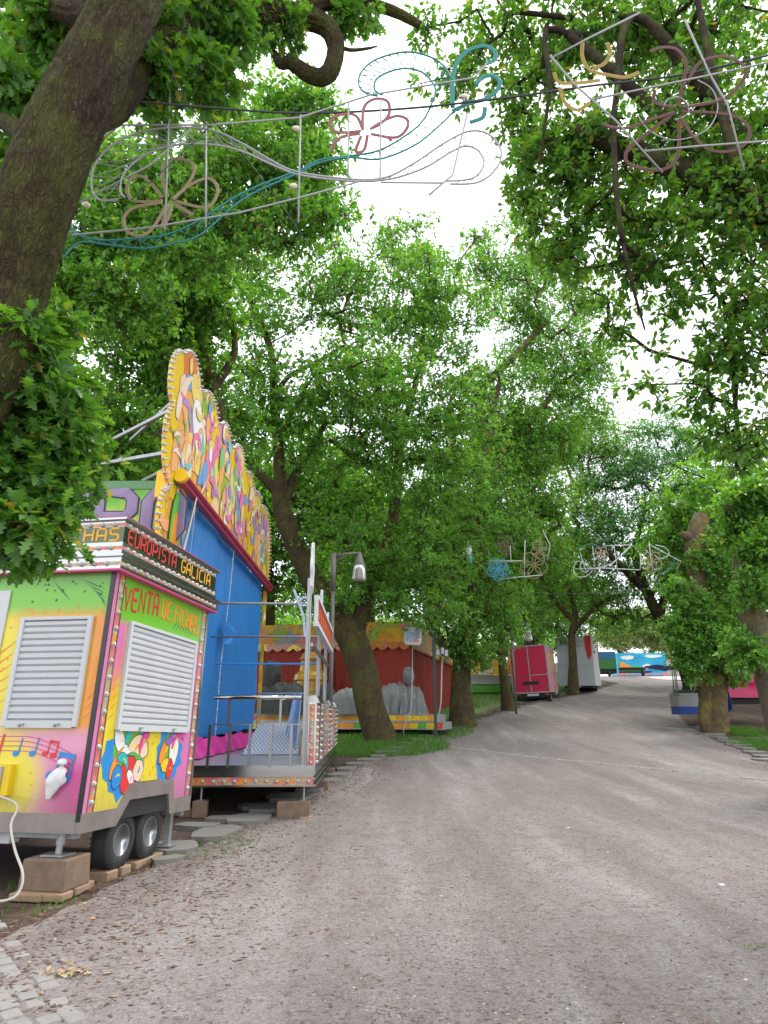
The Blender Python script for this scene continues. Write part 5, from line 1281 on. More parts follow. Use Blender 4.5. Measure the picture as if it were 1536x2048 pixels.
specs = [(24.5, 44, 15, 7, 'reaching over the avenue from the right beyond the steel counter'), (28, 56, 15, 7.5, 'far up the avenue on its right side'), (13.5, 60, 14, 6.5, 'far up the avenue behind the white trailer'), (-17, 24, 13, 5, 'behind the far left end of the blue ride'), (-11, 29, 15, 5.5, 'over the left part of the carousel fascia'), (-6, 33, 15, 5.5, 'rising behind the middle of the carousel tent'),
         (-1, 37, 15, 5, 'behind the right corner of the carousel tent'), (3, 43, 14, 5, 'between the thick mossy trunk and the slim oak on the lawn'), (-14, 40, 17, 6, 'far behind the carousel on the lawn'),
         (6.5, 50, 14, 5, 'behind the pink box truck'), (12, 56, 13, 5, 'behind the white trailer'), (-3, 52, 16, 6, 'deep in the park behind the thick mossy trunk'), (17.5, 66, 13, 5, 'left of the painted truck at the end of the avenue'),
         (19, 33, 13, 5, 'behind the crimson market booth'), (24, 26, 14, 5.5, 'right of the crimson market booth beyond the frame edge'), (26, 42, 14, 5.5, 'far behind the crimson market booth')]
for i, (x, y, h, cr, wh) in enumerate(specs):
    bgtree('leafy park oak '+wh, x, y, h, cr, leaf_mid if i % 3 else leaf_blue, 420, .3, size=.25)
for i, (x, y, h, cr, wh) in enumerate([(34, 96, 10, 6, 'left of the two pale trees behind the painted truck'), (42, 99, 11, 6, 'right of the two pale trees behind the painted truck'), (52, 97, 10, 6, 'far right behind the beige wall')]):
    bgtree('pale green tree '+wh, x, y, h, cr, leaf_pale, 260, .3, size=.4)
# far wood
bl = [((x, y+rng.normal()*3, H(y)+rng.uniform(1.5, 7.5)), (4.5, 4, 3.5), 1) for x, y in [(-60+i*6.0, 84+6*math.sin(i)) for i in range(14)]+[(44+i*5, 60+3*math.sin(i*2)) for i in range(8)]+[(-50+i*5, 64) for i in range(9)]]
cent = sample_blobs(bl, 2600); P, D, U, L, bs, tpp = crown_leaves(cent, 1.7, 12, 4, .55, .7, .1)
tag(link('wood', leaf_mesh('wood', P, D, U, L, leaf_mid)), kind='stuff')
# ------------------------------------------------------------------ covered carousel
CA = thing('carousel', 'covered carousel with red curtains, yellow painted fascia and a two-step platform of coloured squares', 'carousel', (0, 25, H(25)))
CO = Vector((0, 25, H(25)))
def Lc(p): return Vector(p)-CO
YC = 26.0; nc = at(822, 1435, 28); fcn = at(909, 1427, 39); lf = at(480, 1435, 29.5)
zt1 = at(822, 1292, 28).z; ztf = zt1; zl = 1.2
def curtain(a, b, z0, z1, n, amp):
    vs = []; fs = []; d = (b-a); d.z = 0; nn = Vector((d.y, -d.x, 0)).normalized(); m = 10
    for i in range(n+1):
        for j in range(m+1):
            t = i/n; p = a+d*t; p = Vector((p.x, p.y, 0))+nn*(amp*math.sin(i*1.1+math.sin(i*.31)*2)*(1.1-.5*j/m)); vs.append(Lc((p.x, p.y, z0+(z1-z0)*j/m)))
    for i in range(n):
        for j in range(m): q = i*(m+1)+j; fs.append((q, q+m+1, q+m+2, q+1))
    return MB().add(vs, fs)
part('front_curtain', curtain(lf, nc, 1.25, zt1, 150, .035), redc, CA, True)
part('side_curtain', curtain(nc, fcn, .95, zt1, 120, .05), redc, CA, True)
def fascia(a, b, z0, z1, m, nm, scal_=True):
    d = (b-a); d.z = 0; L = d.length; d.normalize(); n = Vector((d.y, -d.x, 0)); mb = MB(); k = int(L/.45); poly = [(0, z1), (0, z0)]
    for i in range(k):
        for j in range(1, 7): poly.append(((i+j/6)*L/k, z0-.13*math.sin(PI*j/6)))
    poly += [(L, z1)]; 
    bk = Matrix.Identity(4); M = Matrix(((d.x, 0, n.x, a.x-CO.x+n.x*.12), (d.y, 0, n.y, a.y-CO.y+n.y*.12), (0, 1, 0, -CO.z), (0, 0, 0, 1)))
    mb.prism(poly, .04, M); return part(nm, mb, m, CA)
fascia(lf, nc, zt1-.02, zt1+.18, artmat('valance_paint', [(0, (.35,.02,.02)), (.6, (.35,.04,.12)), (.8, PAL[0]), (.9, PAL[1])], 2, (1, 1, 1)), 'valance'); fascia(nc, fcn, zt1-.02, zt1+.18, MATS['valance_paint'], 'valance')
def band(a, b, z0, z1, z2, m, nm):       # sloped roof-edge panel
    a = Lc(a); b = Lc(b); n = Vector(((b-a).y, -(b-a).x, 0)).normalized(); z0 -= CO.z; z1 -= CO.z
    def P(p, o, z): return Vector((p.x, p.y, 0))+n*o+Vector((0, 0, z))
    return part(nm, MB().add([P(a, .15, z0), P(b, .15, z0), P(b, .3, z1), P(a, .3, z1), P(a, .05, z0), P(b, .05, z0), P(b, .2, z1), P(a, .2, z1)], [(0, 1, 2, 3), (7, 6, 5, 4), (3, 2, 6, 7), (0, 4, 5, 1), (0, 3, 7, 4), (1, 5, 6, 2)]), m, CA)
band(lf, nc, zt1+.18, zt1+1.0, 0, art2, 'painted_fascia'); band(nc, fcn, zt1+.18, zt1+1.0, 0, art2, 'painted_fascia')
mb = MB(); a, b, c = Lc(lf), Lc(nc), Lc(fcn); zr = zt1+1.0-CO.z
mid = (a+c)/2; d_ = (c-b); e_ = (a-b); q = Vector((b.x+e_.x*.5+d_.x*.5, b.y+e_.y*.5+d_.y*.5, 0)); far = Vector((b.x+e_.x+d_.x, b.y+e_.y+d_.y, zr))
for p, r__ in ((a, b), (b, c), (c, far), (far, a)): mb.add([(p.x, p.y, zr), (r__.x, r__.y, zr), (q.x, q.y, zr+.35)], [(0, 1, 2)])
part('roof', mb, plain('roof_canvas', (.35,.08,.05), .8), CA)
# platform in two steps
A0 = at(470, 1452, 26.5); B0 = at(886, 1462, 24.3); C0_ = B0+Vector((1.0, 6.0, 0)); zb0 = at(770, 1459, 24.9).z
sq = [palm[0], palm[7], palm[1], palm[6], palm[0]]
def tier(A, B, z0, z1, inset, nm):
    d = (B-A); d.z = 0; L = d.length; d.normalize(); n = Vector((-d.y, d.x, 0)); A = A+n*inset-d*0; B = B+n*inset-d*inset*.8; L = (B-A).length
    fr = MB(); ang = math.atan2(d.y, d.x); M = Matrix.Translation((A.x-CO.x, A.y-CO.y, -CO.z)) @ Matrix.Rotation(ang, 4, 'Z')
    fr.box(0, L, 0, 1.8, z1-.03, z1, M); fr.box(0, L, -.02, .0, z1-.035, z1+.005, M); fr.box(0, L, -.02, .0, z0, z0+.03, M); fr.box(0, L, .02, .05, z0, z1-.03, M); fr.box(L-.03, L, .05, 1.8, z0, z1-.03, M)
    t = part(nm, fr, galv, CA); k = int(L/.30); mbs = MB(); pl = []
    for i in range(k):
        mbs.mi = rr.choice([0, 0, 1, 2, 2, 3, 4]); x0 = i*L/k; mbs.box(x0+.01, x0+L/k-.01, -.005, .015, z0+.035, z1-.04, M)
        pl.append((M @ Vector((x0+L/k*.5, -.006, (z0+z1)/2)), -n))
    part('coloured_squares', mbs, sq, t); return pl, t
pl, t = tier(A0, B0, zb0, zb0+.27, 0, 'lower_step'); bulbs(t, pl, 60, bulb_big)
pl, t = tier(A0, B0, zb0+.275, zb0+.53, .35, 'upper_step'); bulbs(t, pl, 60, bulb_big)
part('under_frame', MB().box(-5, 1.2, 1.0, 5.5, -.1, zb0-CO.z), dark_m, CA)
# central turret
tc_ = at(620, 1400, 27.8); Mt = Matrix.Translation((tc_.x-CO.x, tc_.y-CO.y, zb0+.53-CO.z))
part('turret', MB().lathe([(.9, 0), (.9, .45), (1.15, .5), (1.0, .75), (.62, .9), (.6, 1.3), (.72, 1.35), (.68, 1.55), (.5, 1.7), (.42, 2.1), (.5, 2.2), (.3, 2.5)], 24, Mt), art2, CA)
# covered figures under grey tarpaulins
def tarp(name, label, cen, sx, sy, hts, mat, rz=0, folds=.09, seed=0, hood=None):
    """hts: height profile along x from -1 to 1"""
    nx, ny = 60, 40; vs = []; fs = []
    for i in range(nx+1):
        for j in range(ny+1):
            a = -1+2*i/nx; b = -1+2*j/ny; hp = float(np.interp(a, [h_[0] for h_ in hts], [h_[1] for h_ in hts]))
            e = min(1, (1-abs(b)**3.2))*min(1, 1.0001-abs(a)**8); e = max(e, 0)**.38
            f = folds*mnoise.noise((a*3.2+seed, b*3, hp))+folds*.25*math.sin(a*9+4*mnoise.noise((a*3, b*2, seed)))*(1-e)
            z = hp*e*(1+f); fl = 1+.10*(1-e)+f*(1-e)*1.5
            rg = abs(mnoise.noise((a*2.2+seed*3, b*2.2, 7)))+.5*abs(mnoise.noise((a*5+seed*3, b*4+z, 3))); z *= 1-.22*rg*(1-.3*e); fl += .12*rg*(1.2-e); vs.append((a*sx*fl, b*sy*fl, z))
    for i in range(nx):
        for j in range(ny): q_ = i*(ny+1)+j; fs.append((q_, q_+ny+1, q_+ny+2, q_+1))
    mbt = MB().add(vs, fs)
    if hood:
        hx, hr, hz = hood; n1, n2 = 18, 24; vv = []
        for i in range(n1+1):
            ph = PI*i/n1
            for k in range(n2):
                a = 2*PI*k/n2; q_ = 1+.18*mnoise.noise((math.cos(a)*2, math.sin(a)*2, ph*2+seed))+.12*mnoise.noise((math.cos(a)*5, math.sin(a)*5, ph*4+seed))
                vv.append((hx+hr*q_*math.sin(ph)*math.cos(a), hr*q_*math.sin(ph)*math.sin(a), hz-hr*1.5+hr*1.5*math.cos(ph)*q_))
        mbt.add(vv, [(i*n2+k, i*n2+(k+1) % n2, (i+1)*n2+(k+1) % n2, (i+1)*n2+k) for i in range(n1) for k in range(n2)])
    o = link(name, mbt.mesh(name, mat, True)); o.location = cen; o.rotation_euler = (0, 0, rz); return tag(o, label, 'covered ride')
zp = zb0+.535
def cpos(u, Y): p_ = at(u, 1430, Y); return Vector((p_.x, Y, zp))
tarp('covered_ride', 'dark grey tarpaulin over a tall carousel car with a bundled hood, left of the turret', cpos(566, 26.3), .85, .6, [(-1, 1.15), (-.35, 1.2), (.5, 1.2), (.8, 1.1), (1, .8)], grey_t, 0, .12, 1, (-.5, .38, 2.0))
tarp('covered_ride', 'dark grey tarpaulin behind the lamp post, right of the turret', cpos(655, 26.3), .35, .5, [(-1, 1.1), (0, 1.2), (1, .8)], grey_t, 0, .12, 2)
tarp('covered_ride', 'pale grey tarpaulin over a low carousel car left of the leaning trunk', cpos(700, 26.0), .8, .6, [(-1, .75), (-.3, .95), (.3, .95), (1, .7)], lgrey_t, 0, .12, 3)
tarp('covered_ride', 'pale grey tarpaulin over the carousel car just right of the leaning trunk', cpos(784, 25.7), .62, .55, [(-1, .9), (0, 1.1), (.6, 1.15), (1, .9)], lgrey_t, 0, .14, 4)
tarp('covered_ride', 'pale grey tarpaulin with a tall round hood behind the little picture sign', cpos(826, 25.5), .46, .45, [(-1, .9), (-.55, 1.0), (.2, 1.05), (.8, .85), (1, .45)], lgrey_t, 0, .10, 5, (-.15, .22, 1.72))
# picture sign on bent pole
ps = at(826, 1272, 24.0); SG = thing('picture_sign', 'small picture sign with a white scalloped frame on a thin bent pole before the carousel', 'sign', (ps.x, 24.0, H(24.0)))
q0 = Vector((ps.x, 24.0, H(24.0))); zz = ps.z-q0.z
mb = MB(); n = 72; mb.prism([((.32+.022*math.cos(k*PI*2/n*22))*max(-1, min(1, 1.25*math.cos(2*PI*k/n))), (.32+.022*math.cos(k*PI*2/n*22))*max(-1, min(1, 1.25*math.sin(2*PI*k/n)))) for k in range(n)], .04, Matrix.Translation((0, 0, zz)) @ Matrix.Rotation(.05, 4, 'Y') @ Matrix.Rotation(PI/2, 4, 'X')); fr_ = part('sign_frame', mb, bwhite, SG)
mb = MB(); mb.box(-.25, .25, -.052, -.045, zz-.23, zz+.23); part('picture', mb, artmat('picture_blue', [(0, (.02,.2,.6)), (.4, (.03,.4,.75)), (.65, PAL[9]), (.78, PAL[6]), (.9, (.02,.1,.3))], 7, (1, 1, 1), .3), fr_)
part('pole', MB().tube([(-.02, .02, zz-.3), (-.08, .02, 1.3), (-.10, .0, .98), (-.30, -.1, .62), (-.38, -.1, .3), (-.38, -.1, 0)], .022, 8), galv, SG, True)
# dark green post with floodlights
gp_ = at(867, 1265, 24.0); GPo = thing('green_post', 'dark green steel post with a flat top at the right corner of the carousel', 'post', (gp_.x, 24.0, H(24.0))); hh = gp_.z-H(24.0)
part('post', MB().box(-.05, .05, -.05, .05, 0, hh-.05).box(-.16, .14, -.12, .12, hh-.06, hh).box(-.09, .09, -.08, .08, hh-.14, hh-.06), green_p, GPo, bevel=.008)
fp_ = at(884, 1310, 25); FL = thing('floodlight_pole', 'bent grey pole carrying three floodlights beside the green post', 'floodlight', (fp_.x-.3, 25, H(25))); hh = fp_.z-H(25)
part('pole', MB().tube([(-.1, 0, .35), (.12, 0, .62), (.22, 0, 1.2), (.30, 0, hh)], .03, 8).tube([(-.1, 0, .35), (-.1, 0, 0)], .03, 8), galv, FL, True)
for k, (dx, dz) in enumerate(((.14, .1), (.32, .16), (.46, .08))):
    f_ = part('floodlight', MB().box(dx-.07, dx+.07, -.06, .06, hh+dz-.14, hh+dz+.12, None), plain('floodlight_case', (.12,.12,.12), .4) if k == 0 else MATS['floodlight_case'], FL, bevel=.01)
    part('lens', MB().box(dx-.055, dx+.055, -.068, -.061, hh+dz-.12, hh+dz+.10), whitet, f_)

# ------------------------------------------------------------------ trucks and trailers
def boxvan(name, label, cat, u, v, heading, wd, ln, ht, clear, mats, doors, roll=0, Y=None):
    p = hit(u, v); t = thing(name, label, cat, p, -heading, rx=R(2), ry=roll)
    return t, p
# crimson box truck; origin at near right rear wheel
TH_ = math.atan2(at(1114, 1340, 40).x-at(1092, 1340, 32).x, 8)
T, p = boxvan('box_truck', 'crimson box truck with double rear doors parked on the left under the trees', 'truck', 1104, 1404, .34, 0, 0, 0, 0, None, None, R(-2.5))
sc_ = p.y*1.03/1300            # metres per photo pixel there
TW, TL, THt, CL = 70*sc_, 5.0, 88*sc_, 18*sc_
print('truck at', p, TW, THt)
part('box', MB().box(-TW, 0, 0, TL, CL, CL+THt), plain('crimson_box_side', (.42,.03,.08), .45, 0, .6, 2.2, (.62,.45,.42)), T)
mb = MB(); e = .04
for (x0, x1, z0, z1) in ((-TW-.01, -TW+.06, CL, CL+THt), (-.06, .01, CL, CL+THt), (-TW+.06, -.06, CL+THt-.06, CL+THt+.01), (-TW+.06, -.06, CL-.02, CL+.06), (-TW/2-.03, -TW/2+.03, CL+.06, CL+THt-.06)): mb.box(x0, x1, -.05, -.002, z0, z1)
mb.box(-TW/2+.03, -.06, -.045, -.003, CL+THt*.36, CL+THt*.36+.05); mb.box(-.01, .012, -.02, .05, CL, CL+THt); mb.box(-.01, .012, .05, TL, CL+THt-.10, CL+THt+.01); mb.box(-.01, .012, .05, TL, CL, CL+.06)
part('door_frame', mb, galv, T)
for k in range(2): 
    d_ = part('rear_door', MB().box(-TW+.06+k*(TW/2-.03), -TW/2-.03+k*(TW/2-.03), -.03, -.001, CL+.06, CL+THt-.06), pinkt, T)
    mb = MB()
    for z in (.12, .4, .85): 
        x = -TW+.02 if k == 0 else -.14
        mb.box(x, x+.12, -.062, -.046, CL+THt*z-.02, CL+THt*z+.02)
    part('hinge', mb, galv, d_)
part('side_poster', MB().box(.002, .012, .9, TL-.8, CL+THt*.45, CL+THt*.85), art2, T); part('handle_plate', MB().box(-TW*.72, -TW*.28, -.055, -.046, CL+THt*.17, CL+THt*.24), black_m, T)
part('number_plate', MB().box(-TW*.62, -TW*.32, -.06, -.046, CL-.17, CL-.05), bwhite, T); part('chassis', MB().box(-TW*.8, -TW*.15, .05, TL+1.2, CL-.28, CL-.02), dark_m, T)
part('cab', MB().box(-TW+.1, -.1, TL+.1, TL+1.6, CL-.2, CL+THt*.7), whitet, T, bevel=.08)
for (x, y) in ((-.14, .5), (-TW+.14, .5), (-.14, TL+.9), (-TW+.14, TL+.9)): wheel(T, x, y, .29)
for q0 in (-TW+.1, -.3): part('tail_lamp', MB().box(q0, q0+.2, -.06, .04, CL-.15, CL-.06), red_t, T)
# white catering trailer
W, p = boxvan('white_trailer', 'plain white fair trailer with folded red awning cloth parked beyond the crimson truck', 'trailer', 1192, 1386, .38, 0, 0, 0, 0, None, None)
sc_ = p.y*1.03/1300; print('trailer at', p, 'scale', sc_)
WW, WL, WH = 66*sc_, 6.0, 92*sc_
# rear face spans u 1128..1185; side 1185..1218
ox = 0
part('box', MB().box(ox-WW, ox, 0, WL, .5, .5+WH), whitet, W)
mb = MB()
for z in (.5+WH*.4,): mb.box(ox-WW, ox+.012, -.012, -.001, z, z+.04); mb.box(ox+.001, ox+.012, 0, WL, z, z+.04)
for y in (1.6, 3.2, 4.8): mb.box(ox+.001, ox+.01, y, y+.03, .5, .5+WH)
mb.box(ox-.03, ox+.014, -.014, .03, .5, .5+WH+.02); mb.box(ox-WW, ox+.02, -.02, WL, .5+WH, .5+WH+.03); part('seam', mb, galv, W)
part('awning_cloth', MB().add([(ox-.45, -.03, .5+WH), (ox-.02, -.03, .5+WH), (ox-.05, -.06, .5+WH*.62), (ox-.28, -.05, .5+WH*.5), (ox-.45, -.03, .5+WH*.75)], [(0, 4, 3, 2, 1)]).box(ox+.01, ox+.05, WL-.4, WL-.1, .5+WH*.4, .5+WH), plain('red_awning', (.55,.02,.02), .7), W)
for y in (2.6, 3.3): wheel(W, ox-.13, y, .32)
part('drawbar', MB().bar((ox-WW*.4, 0, .45), (ox-WW*.5, -1.3, .4), .1).bar((ox-WW*.7, 0, .45), (ox-WW*.5, -1.3, .4), .1).box(ox-WW*.55, ox-WW*.45, -1.35, -1.2, 0, .5), galv, W)
part('chassis', MB().box(ox-WW*.85, ox-.15, .2, WL-.2, .35, .5), dark_m, W)
# painted truck at the end of the avenue
YM = 78; a = at(1238, 1353, YM); b = at(1336, 1353, YM); zt_ = at(1290, 1306, YM).z
M_ = thing('mural_truck', 'long truck trailer painted with a bright blue sea scene closing the end of the avenue', 'truck', (a.x, YM, H(YM)))
wd_ = b.x-a.x; z0 = a.z-H(YM)+.1; z1 = zt_-H(YM)
part('trailer_box', MB().box(0, wd_, 0, 2.5, z0, z1), art3, M_)
part('cloud_patches', MB().prism(blob(20, .8, .25, .2, rr), .02, Matrix.Translation((1.2, -.003, z1*.8)) @ Matrix.Rotation(PI/2, 4, 'X')).prism(blob(20, 1.0, .2, .2, rr), .02, Matrix.Translation((4.2, -.003, z1*.86)) @ Matrix.Rotation(PI/2, 4, 'X')).prism(blob(20, .5, .3, .2, rr), .02, Matrix.Translation((3.4, -.003, z1*.42)) @ Matrix.Rotation(PI/2, 4, 'X')), palm[9], M_)
part('painted_hills', MB().prism([(0, z0+.5), (wd_*.45, z0+.5), (wd_*.5, z0+.9), (wd_*.3, z0+1.1), (wd_*.12, z0+.9)], .02, Matrix.Translation((.3, -.026, 0)) @ Matrix.Rotation(PI/2, 4, 'X')), palm[7], M_)
part('painted_buildings', MB().prism([(.1, z0+.7), (1.3, z0+.7), (1.3, z0+1.3), (.9, z0+1.2), (.5, z0+1.6), (.1, z0+1.4)], .02, Matrix.Translation((.1, -.05, 0)) @ Matrix.Rotation(PI/2, 4, 'X')), palm[1], M_)
part('painted_boat', MB().prism(blob(16, .5, .16, .15, rr), .02, Matrix.Translation((wd_*.62, -.075, z0+.95)) @ Matrix.Rotation(PI/2, 4, 'X')), palm[6], M_)
part('bottom_band', MB().box(0, wd_, -.03, -.001, z0, z0+.32), artmat('band_paint', [(0, PAL[4]), (.4, PAL[2]), (.7, PAL[4])], .9, (1, 1, 1)), M_)
for x in (.8, 1.6, wd_-1.2): wheel(M_, x, .3, .28)
part('chassis', MB().box(.2, wd_-.2, .3, 2.2, .2, z0), dark_m, M_)
a = at(1215, 1350, 74); gt = thing('green_truck', 'dark green truck trailer with a low ramp left of the sea mural truck', 'truck', (a.x-.8, 74, H(74)))
part('box', MB().box(-2.0, 1.9, 0, 2.4, .8, 2.7), plain('deep_grass_green', (.02,.16,.03), .5), gt); part('painted_sky', MB().box(-2.0, 1.9, -.02, -.001, 1.9, 2.7), plain('deep_teal_blue', (.01,.12,.25), .5), gt); part('ramp', MB().box(1.95, 5.2, -1.4, -.4, .35, .5).box(1.95, 4.5, -1.4, -.4, .6, .9), dark_m, gt); part('chassis', MB().box(-2, 1.9, .1, 2.3, .35, .8), dark_m, gt)
for x in (-1.2, 1.0, 4.2): wheel(gt, x, -.1 if x < 4 else -1.4, .29)
a = at(1337, 1352, 82); b = at(1480, 1352, 82); tag(link('beige_wall', MB().box(a.x, b.x, 82, 82.4, H(82)-.3, at(1337, 1307, 82).z).box(a.x-.05, b.x, 81.95, 82.45, at(1337, 1307, 82).z, at(1337, 1305, 82).z).mesh('beige_wall', plain('limestone', (.42,.38,.31), .9, 0, .4, .8), )), 'pale beige stone wall right of the sea mural truck', 'wall')
# distant rides on the left lawn
for k, (u0, u1, v0, v1, Y, lab, mt) in enumerate(((940, 1030, 1318, 1372, 46, 'low orange and white ride with a green skirt seen between the trunks on the lawn', orn_m), (930, 975, 1296, 1325, 58, 'orange painted ride top glimpsed deep between the trunks', orn_m), (1120, 1160, 1290, 1372, 58, 'green and orange ride glimpsed between the crimson truck and white trailer', orn_m))):
    a = at(u0, v1, Y); b = at(u1, v1, Y); zt_ = at(u0, v0, Y).z; z0 = a.z
    t = thing('distant_ride', lab, 'ride', (a.x, Y, H(Y)), 0, 'painted rides glimpsed between the trunks on the left lawn'); h_ = zt_-H(Y)
    wv = b.x-a.x
    part('painted_fascia', MB().prism([(0, h_*.55)]+[(wv*i/24, h_*(.85+.15*abs(math.sin(i*.8)))) for i in range(25)]+[(wv, h_*.55)], .3, Matrix.Translation((0, .3, 0)) @ Matrix.Rotation(PI/2, 4, 'X')), mt, t)
    part('counter', MB().box(0, wv, .4, 3, h_*.28, h_*.55), bwhite, t); part('green_skirt', MB().box(0, wv, .2, 3, .1, h_*.25), palm[7], t)
    part('post', MB().box(.05, .15, .05, .15, 0, h_*.55).box(wv-.15, wv-.05, .05, .15, 0, h_*.55), galv, t)
# ------------------------------------------------------------------ crimson booth and steel kiosk on the right
YB = gb.y+2.6
a = at(1408, 1395, YB); b = at(1532, 1395, YB); zt_ = at(1450, 1344, YB).z
Bt = thing('market_booth', 'crimson canvas booth with a grey scalloped roof behind the lichened tree', 'booth', (a.x, YB, H(YB)))
o0 = Vector((a.x, YB, H(YB))); wv = b.x-a.x+.1; z0 = a.z-o0.z; z1 = zt_-o0.z
vs = []; fs = []
for i in range(61):
    for j in range(13):
        x = wv*i/60; t = j/12; z = z0+(z1-z0)*t; y = .05*mnoise.noise((x*1.3, z*2.2, 0))+(.05 if t > .58 else .0)+.04*math.sin(x*1.1+t*6)*(1-t); vs.append((x, -y, z))
for i in range(60):
    for j in range(12): q_ = i*13+j; fs.append((q_, q_+13, q_+14, q_+1))
part('front_canvas', MB().add(vs, fs), crim_c, Bt, True)
part('side_canvas', MB().box(-.05, 0, .05, 1.0, z0, z1), crim_c, Bt); part('counter_frame', MB().box(0, wv, .2, 1.4, z0-.25, z0), dark_m, Bt)
part('roof', MB().add([(-.05, -.15, z1+.12), (wv+.3, -.15, z1+.12), (wv+.3, .8, z1+.9), (.3, .8, z1+.9), (-.05, 1.6, z1+.12), (wv+.3, 1.6, z1+.12)], [(0, 1, 2, 3), (3, 2, 5, 4)]), plain('roof_grey', (.27,.27,.29), .6, 0, .4, 2), Bt)
mb = MB(); k_ = int(wv/.16)
for i in range(k_): mb.lathe([(.05, 0), (.06, .04), (.03, .08)], 6, Matrix.Translation((.1+i*.16, -.16, z1-.0)))
mb.box(-.05, wv+.3, -.2, -.14, z1+.07, z1+.16); part('scalloped_trim', mb, bwhite, Bt)
for x in (.1, wv-.1): part('leg', MB().box(x, x+.06, .25, .31, 0, z0-.25), galv, Bt)
# blue tarp
a2 = at(1462, 1432, YB-.6)
tb_ = link('blue_tarpaulin', MB().add([at(1448, 1378, YB-.5), at(1458, 1383, YB-.7), at(1466, 1418, YB-.8), at(1455, 1426, YB-.5), at(1448, 1425, YB-.6), at(1443, 1395, YB-.4)], [(0, 1, 5), (1, 2, 3), (1, 3, 4, 5)]).mesh('blue_tarpaulin', blue2_m)); tb_.modifiers.new('thickness', 'SOLIDIFY').thickness = .02; tag(tb_, 'folded blue tarpaulin hanging behind the lichened trunk beside the crimson booth', 'tarpaulin')
# steel serving kiosk
YK = gb.y+1.6; kb = at(1378, 1430, YK); SK = thing('steel_kiosk', 'grey perforated steel counter with blue lower panel and raised blue flap beside the lichened tree', 'kiosk', (kb.x, YK, H(YK)))
k0 = Vector((kb.x, YK, H(YK))); Lk_ = lambda u, v, Y=YK: at(u, v, Y)-k0
pA, pB = Lk_(1358, 1413), Lk_(1399, 1413); zq = Lk_(1378, 1386).z
part('counter', MB().box(pA.x, pB.x, 0, .8, pA.z, zq), plain('perforated_steel', (.33,.33,.32), .5, .4, .3, 12), SK)
part('blue_panel', MB().box(pA.x+.01, pB.x+.05, -.02, .8, Lk_(1378, 1429).z, pA.z), blue2_m, SK)
mb = MB(); zt2 = Lk_(1355, 1335).z
for x in (pA.x-.12, pA.x-.04, pA.x+.02): mb.box(x, x+.03, -.03, .0, zq-.1, zt2)
mb.box(pB.x-.25, pB.x-.21, 0, .04, zq, zt2); mb.box(pA.x-.12, pB.x, 0, .06, zt2-.04, zt2); mb.tube([(pA.x-.12, -.05, zt2-.5), (pA.x-.2, -.05, zq), (pA.x-.1, -.05, pA.z+.25)], .02, 6); part('frame', mb, steel, SK)
part('tray', MB().box(pA.x+.08, pB.x-.1, 0, .6, zq+.02, zq+.12), green_p, SK)
f0, f1 = Lk_(1312, 1329), Lk_(1352, 1334); part('raised_flap', MB().add([f0, f1, f1+Vector((0, 1.2, 0)), f0+Vector((0, 1.2, 0)), f0+Vector((0, 0, -.05)), f1+Vector((0, 0, -.09)), f1+Vector((0, 1.2, -.09)), f0+Vector((0, 1.2, -.05))], [(0, 1, 2, 3), (7, 6, 5, 4), (0, 4, 5, 1), (1, 5, 6, 2), (2, 6, 7, 3), (3, 7, 4, 0)]), blue2_m, SK)
part('cabinet', MB().box(pB.x+.05, pB.x+.6, .2, 1.5, Lk_(0, 1428).z, Lk_(0, 1372).z), dark_m, SK)

# ------------------------------------------------------------------ light frames hung over the avenue
def cat(pts, Y, n=8):
    P_ = [at(u, v, Y if not callable(Y) else Y(u, v)) for u, v in pts]; return smoothp(P_, n)
def rope(mb, c, r, n=6): mb.tube(c, r, n)
def offset(c, d, Y0=None):
    out = []
    for i, p_ in enumerate(c):
        t = c[min(i+1, len(c)-1)]-c[max(i-1, 0)]; nn = Vector((t.z, 0, -t.x)); nn = nn/(nn.length+1e-9); out.append(p_+nn*d)
    return out
def ladder(c1, c2, mb, step=3, r=.004):
    n = min(len(c1), len(c2))
    for i in range(0, n-step, step):
        mb.tube([c1[i], (c1[i]+c2[i+step//2])/2+Vector((rr.uniform(-.02, .02), 0, rr.uniform(-.02, .02))), c2[i+step]], r, 3); mb.tube([c2[i], c1[min(i+step, n-1)]], r, 3)
def resam(c, n):
    L = [0]
    for i in range(1, len(c)): L.append(L[-1]+(c[i]-c[i-1]).length)
    out = []
    for k in range(n):
        s_ = L[-1]*k/(n-1); i = max(1, min(len(L)-1, int(np.searchsorted(L, s_)))); t = (s_-L[i-1])/max(L[i]-L[i-1], 1e-9); out.append(c[i-1]+(c[i]-c[i-1])*t)
    return out
def petal(cx, cz, ang, L, wd, Y, tilt=0):
    pts = []
    for k in range(13):
        t = k/12; a = t*PI; x = L*(math.sin(a)**.7 if 0 < t < 1 else 0); y = wd*math.sin(2*a)*-.9*(1 if True else 0)
        pts.append((x, y))
    ca, sa = math.cos(ang), math.sin(ang)
    return [Vector((cx+x*ca-y*sa, Y, cz+x*sa+y*ca)) for x, y in pts]
def local(mb, o): mb.v = [tuple(Vector(p_)-o) for p_ in mb.v]; return mb
Y0 = 5.2
def px_petals(lst, Y, mb, r):
    for q_ in lst: rope(mb, cat(q_, Y), r)
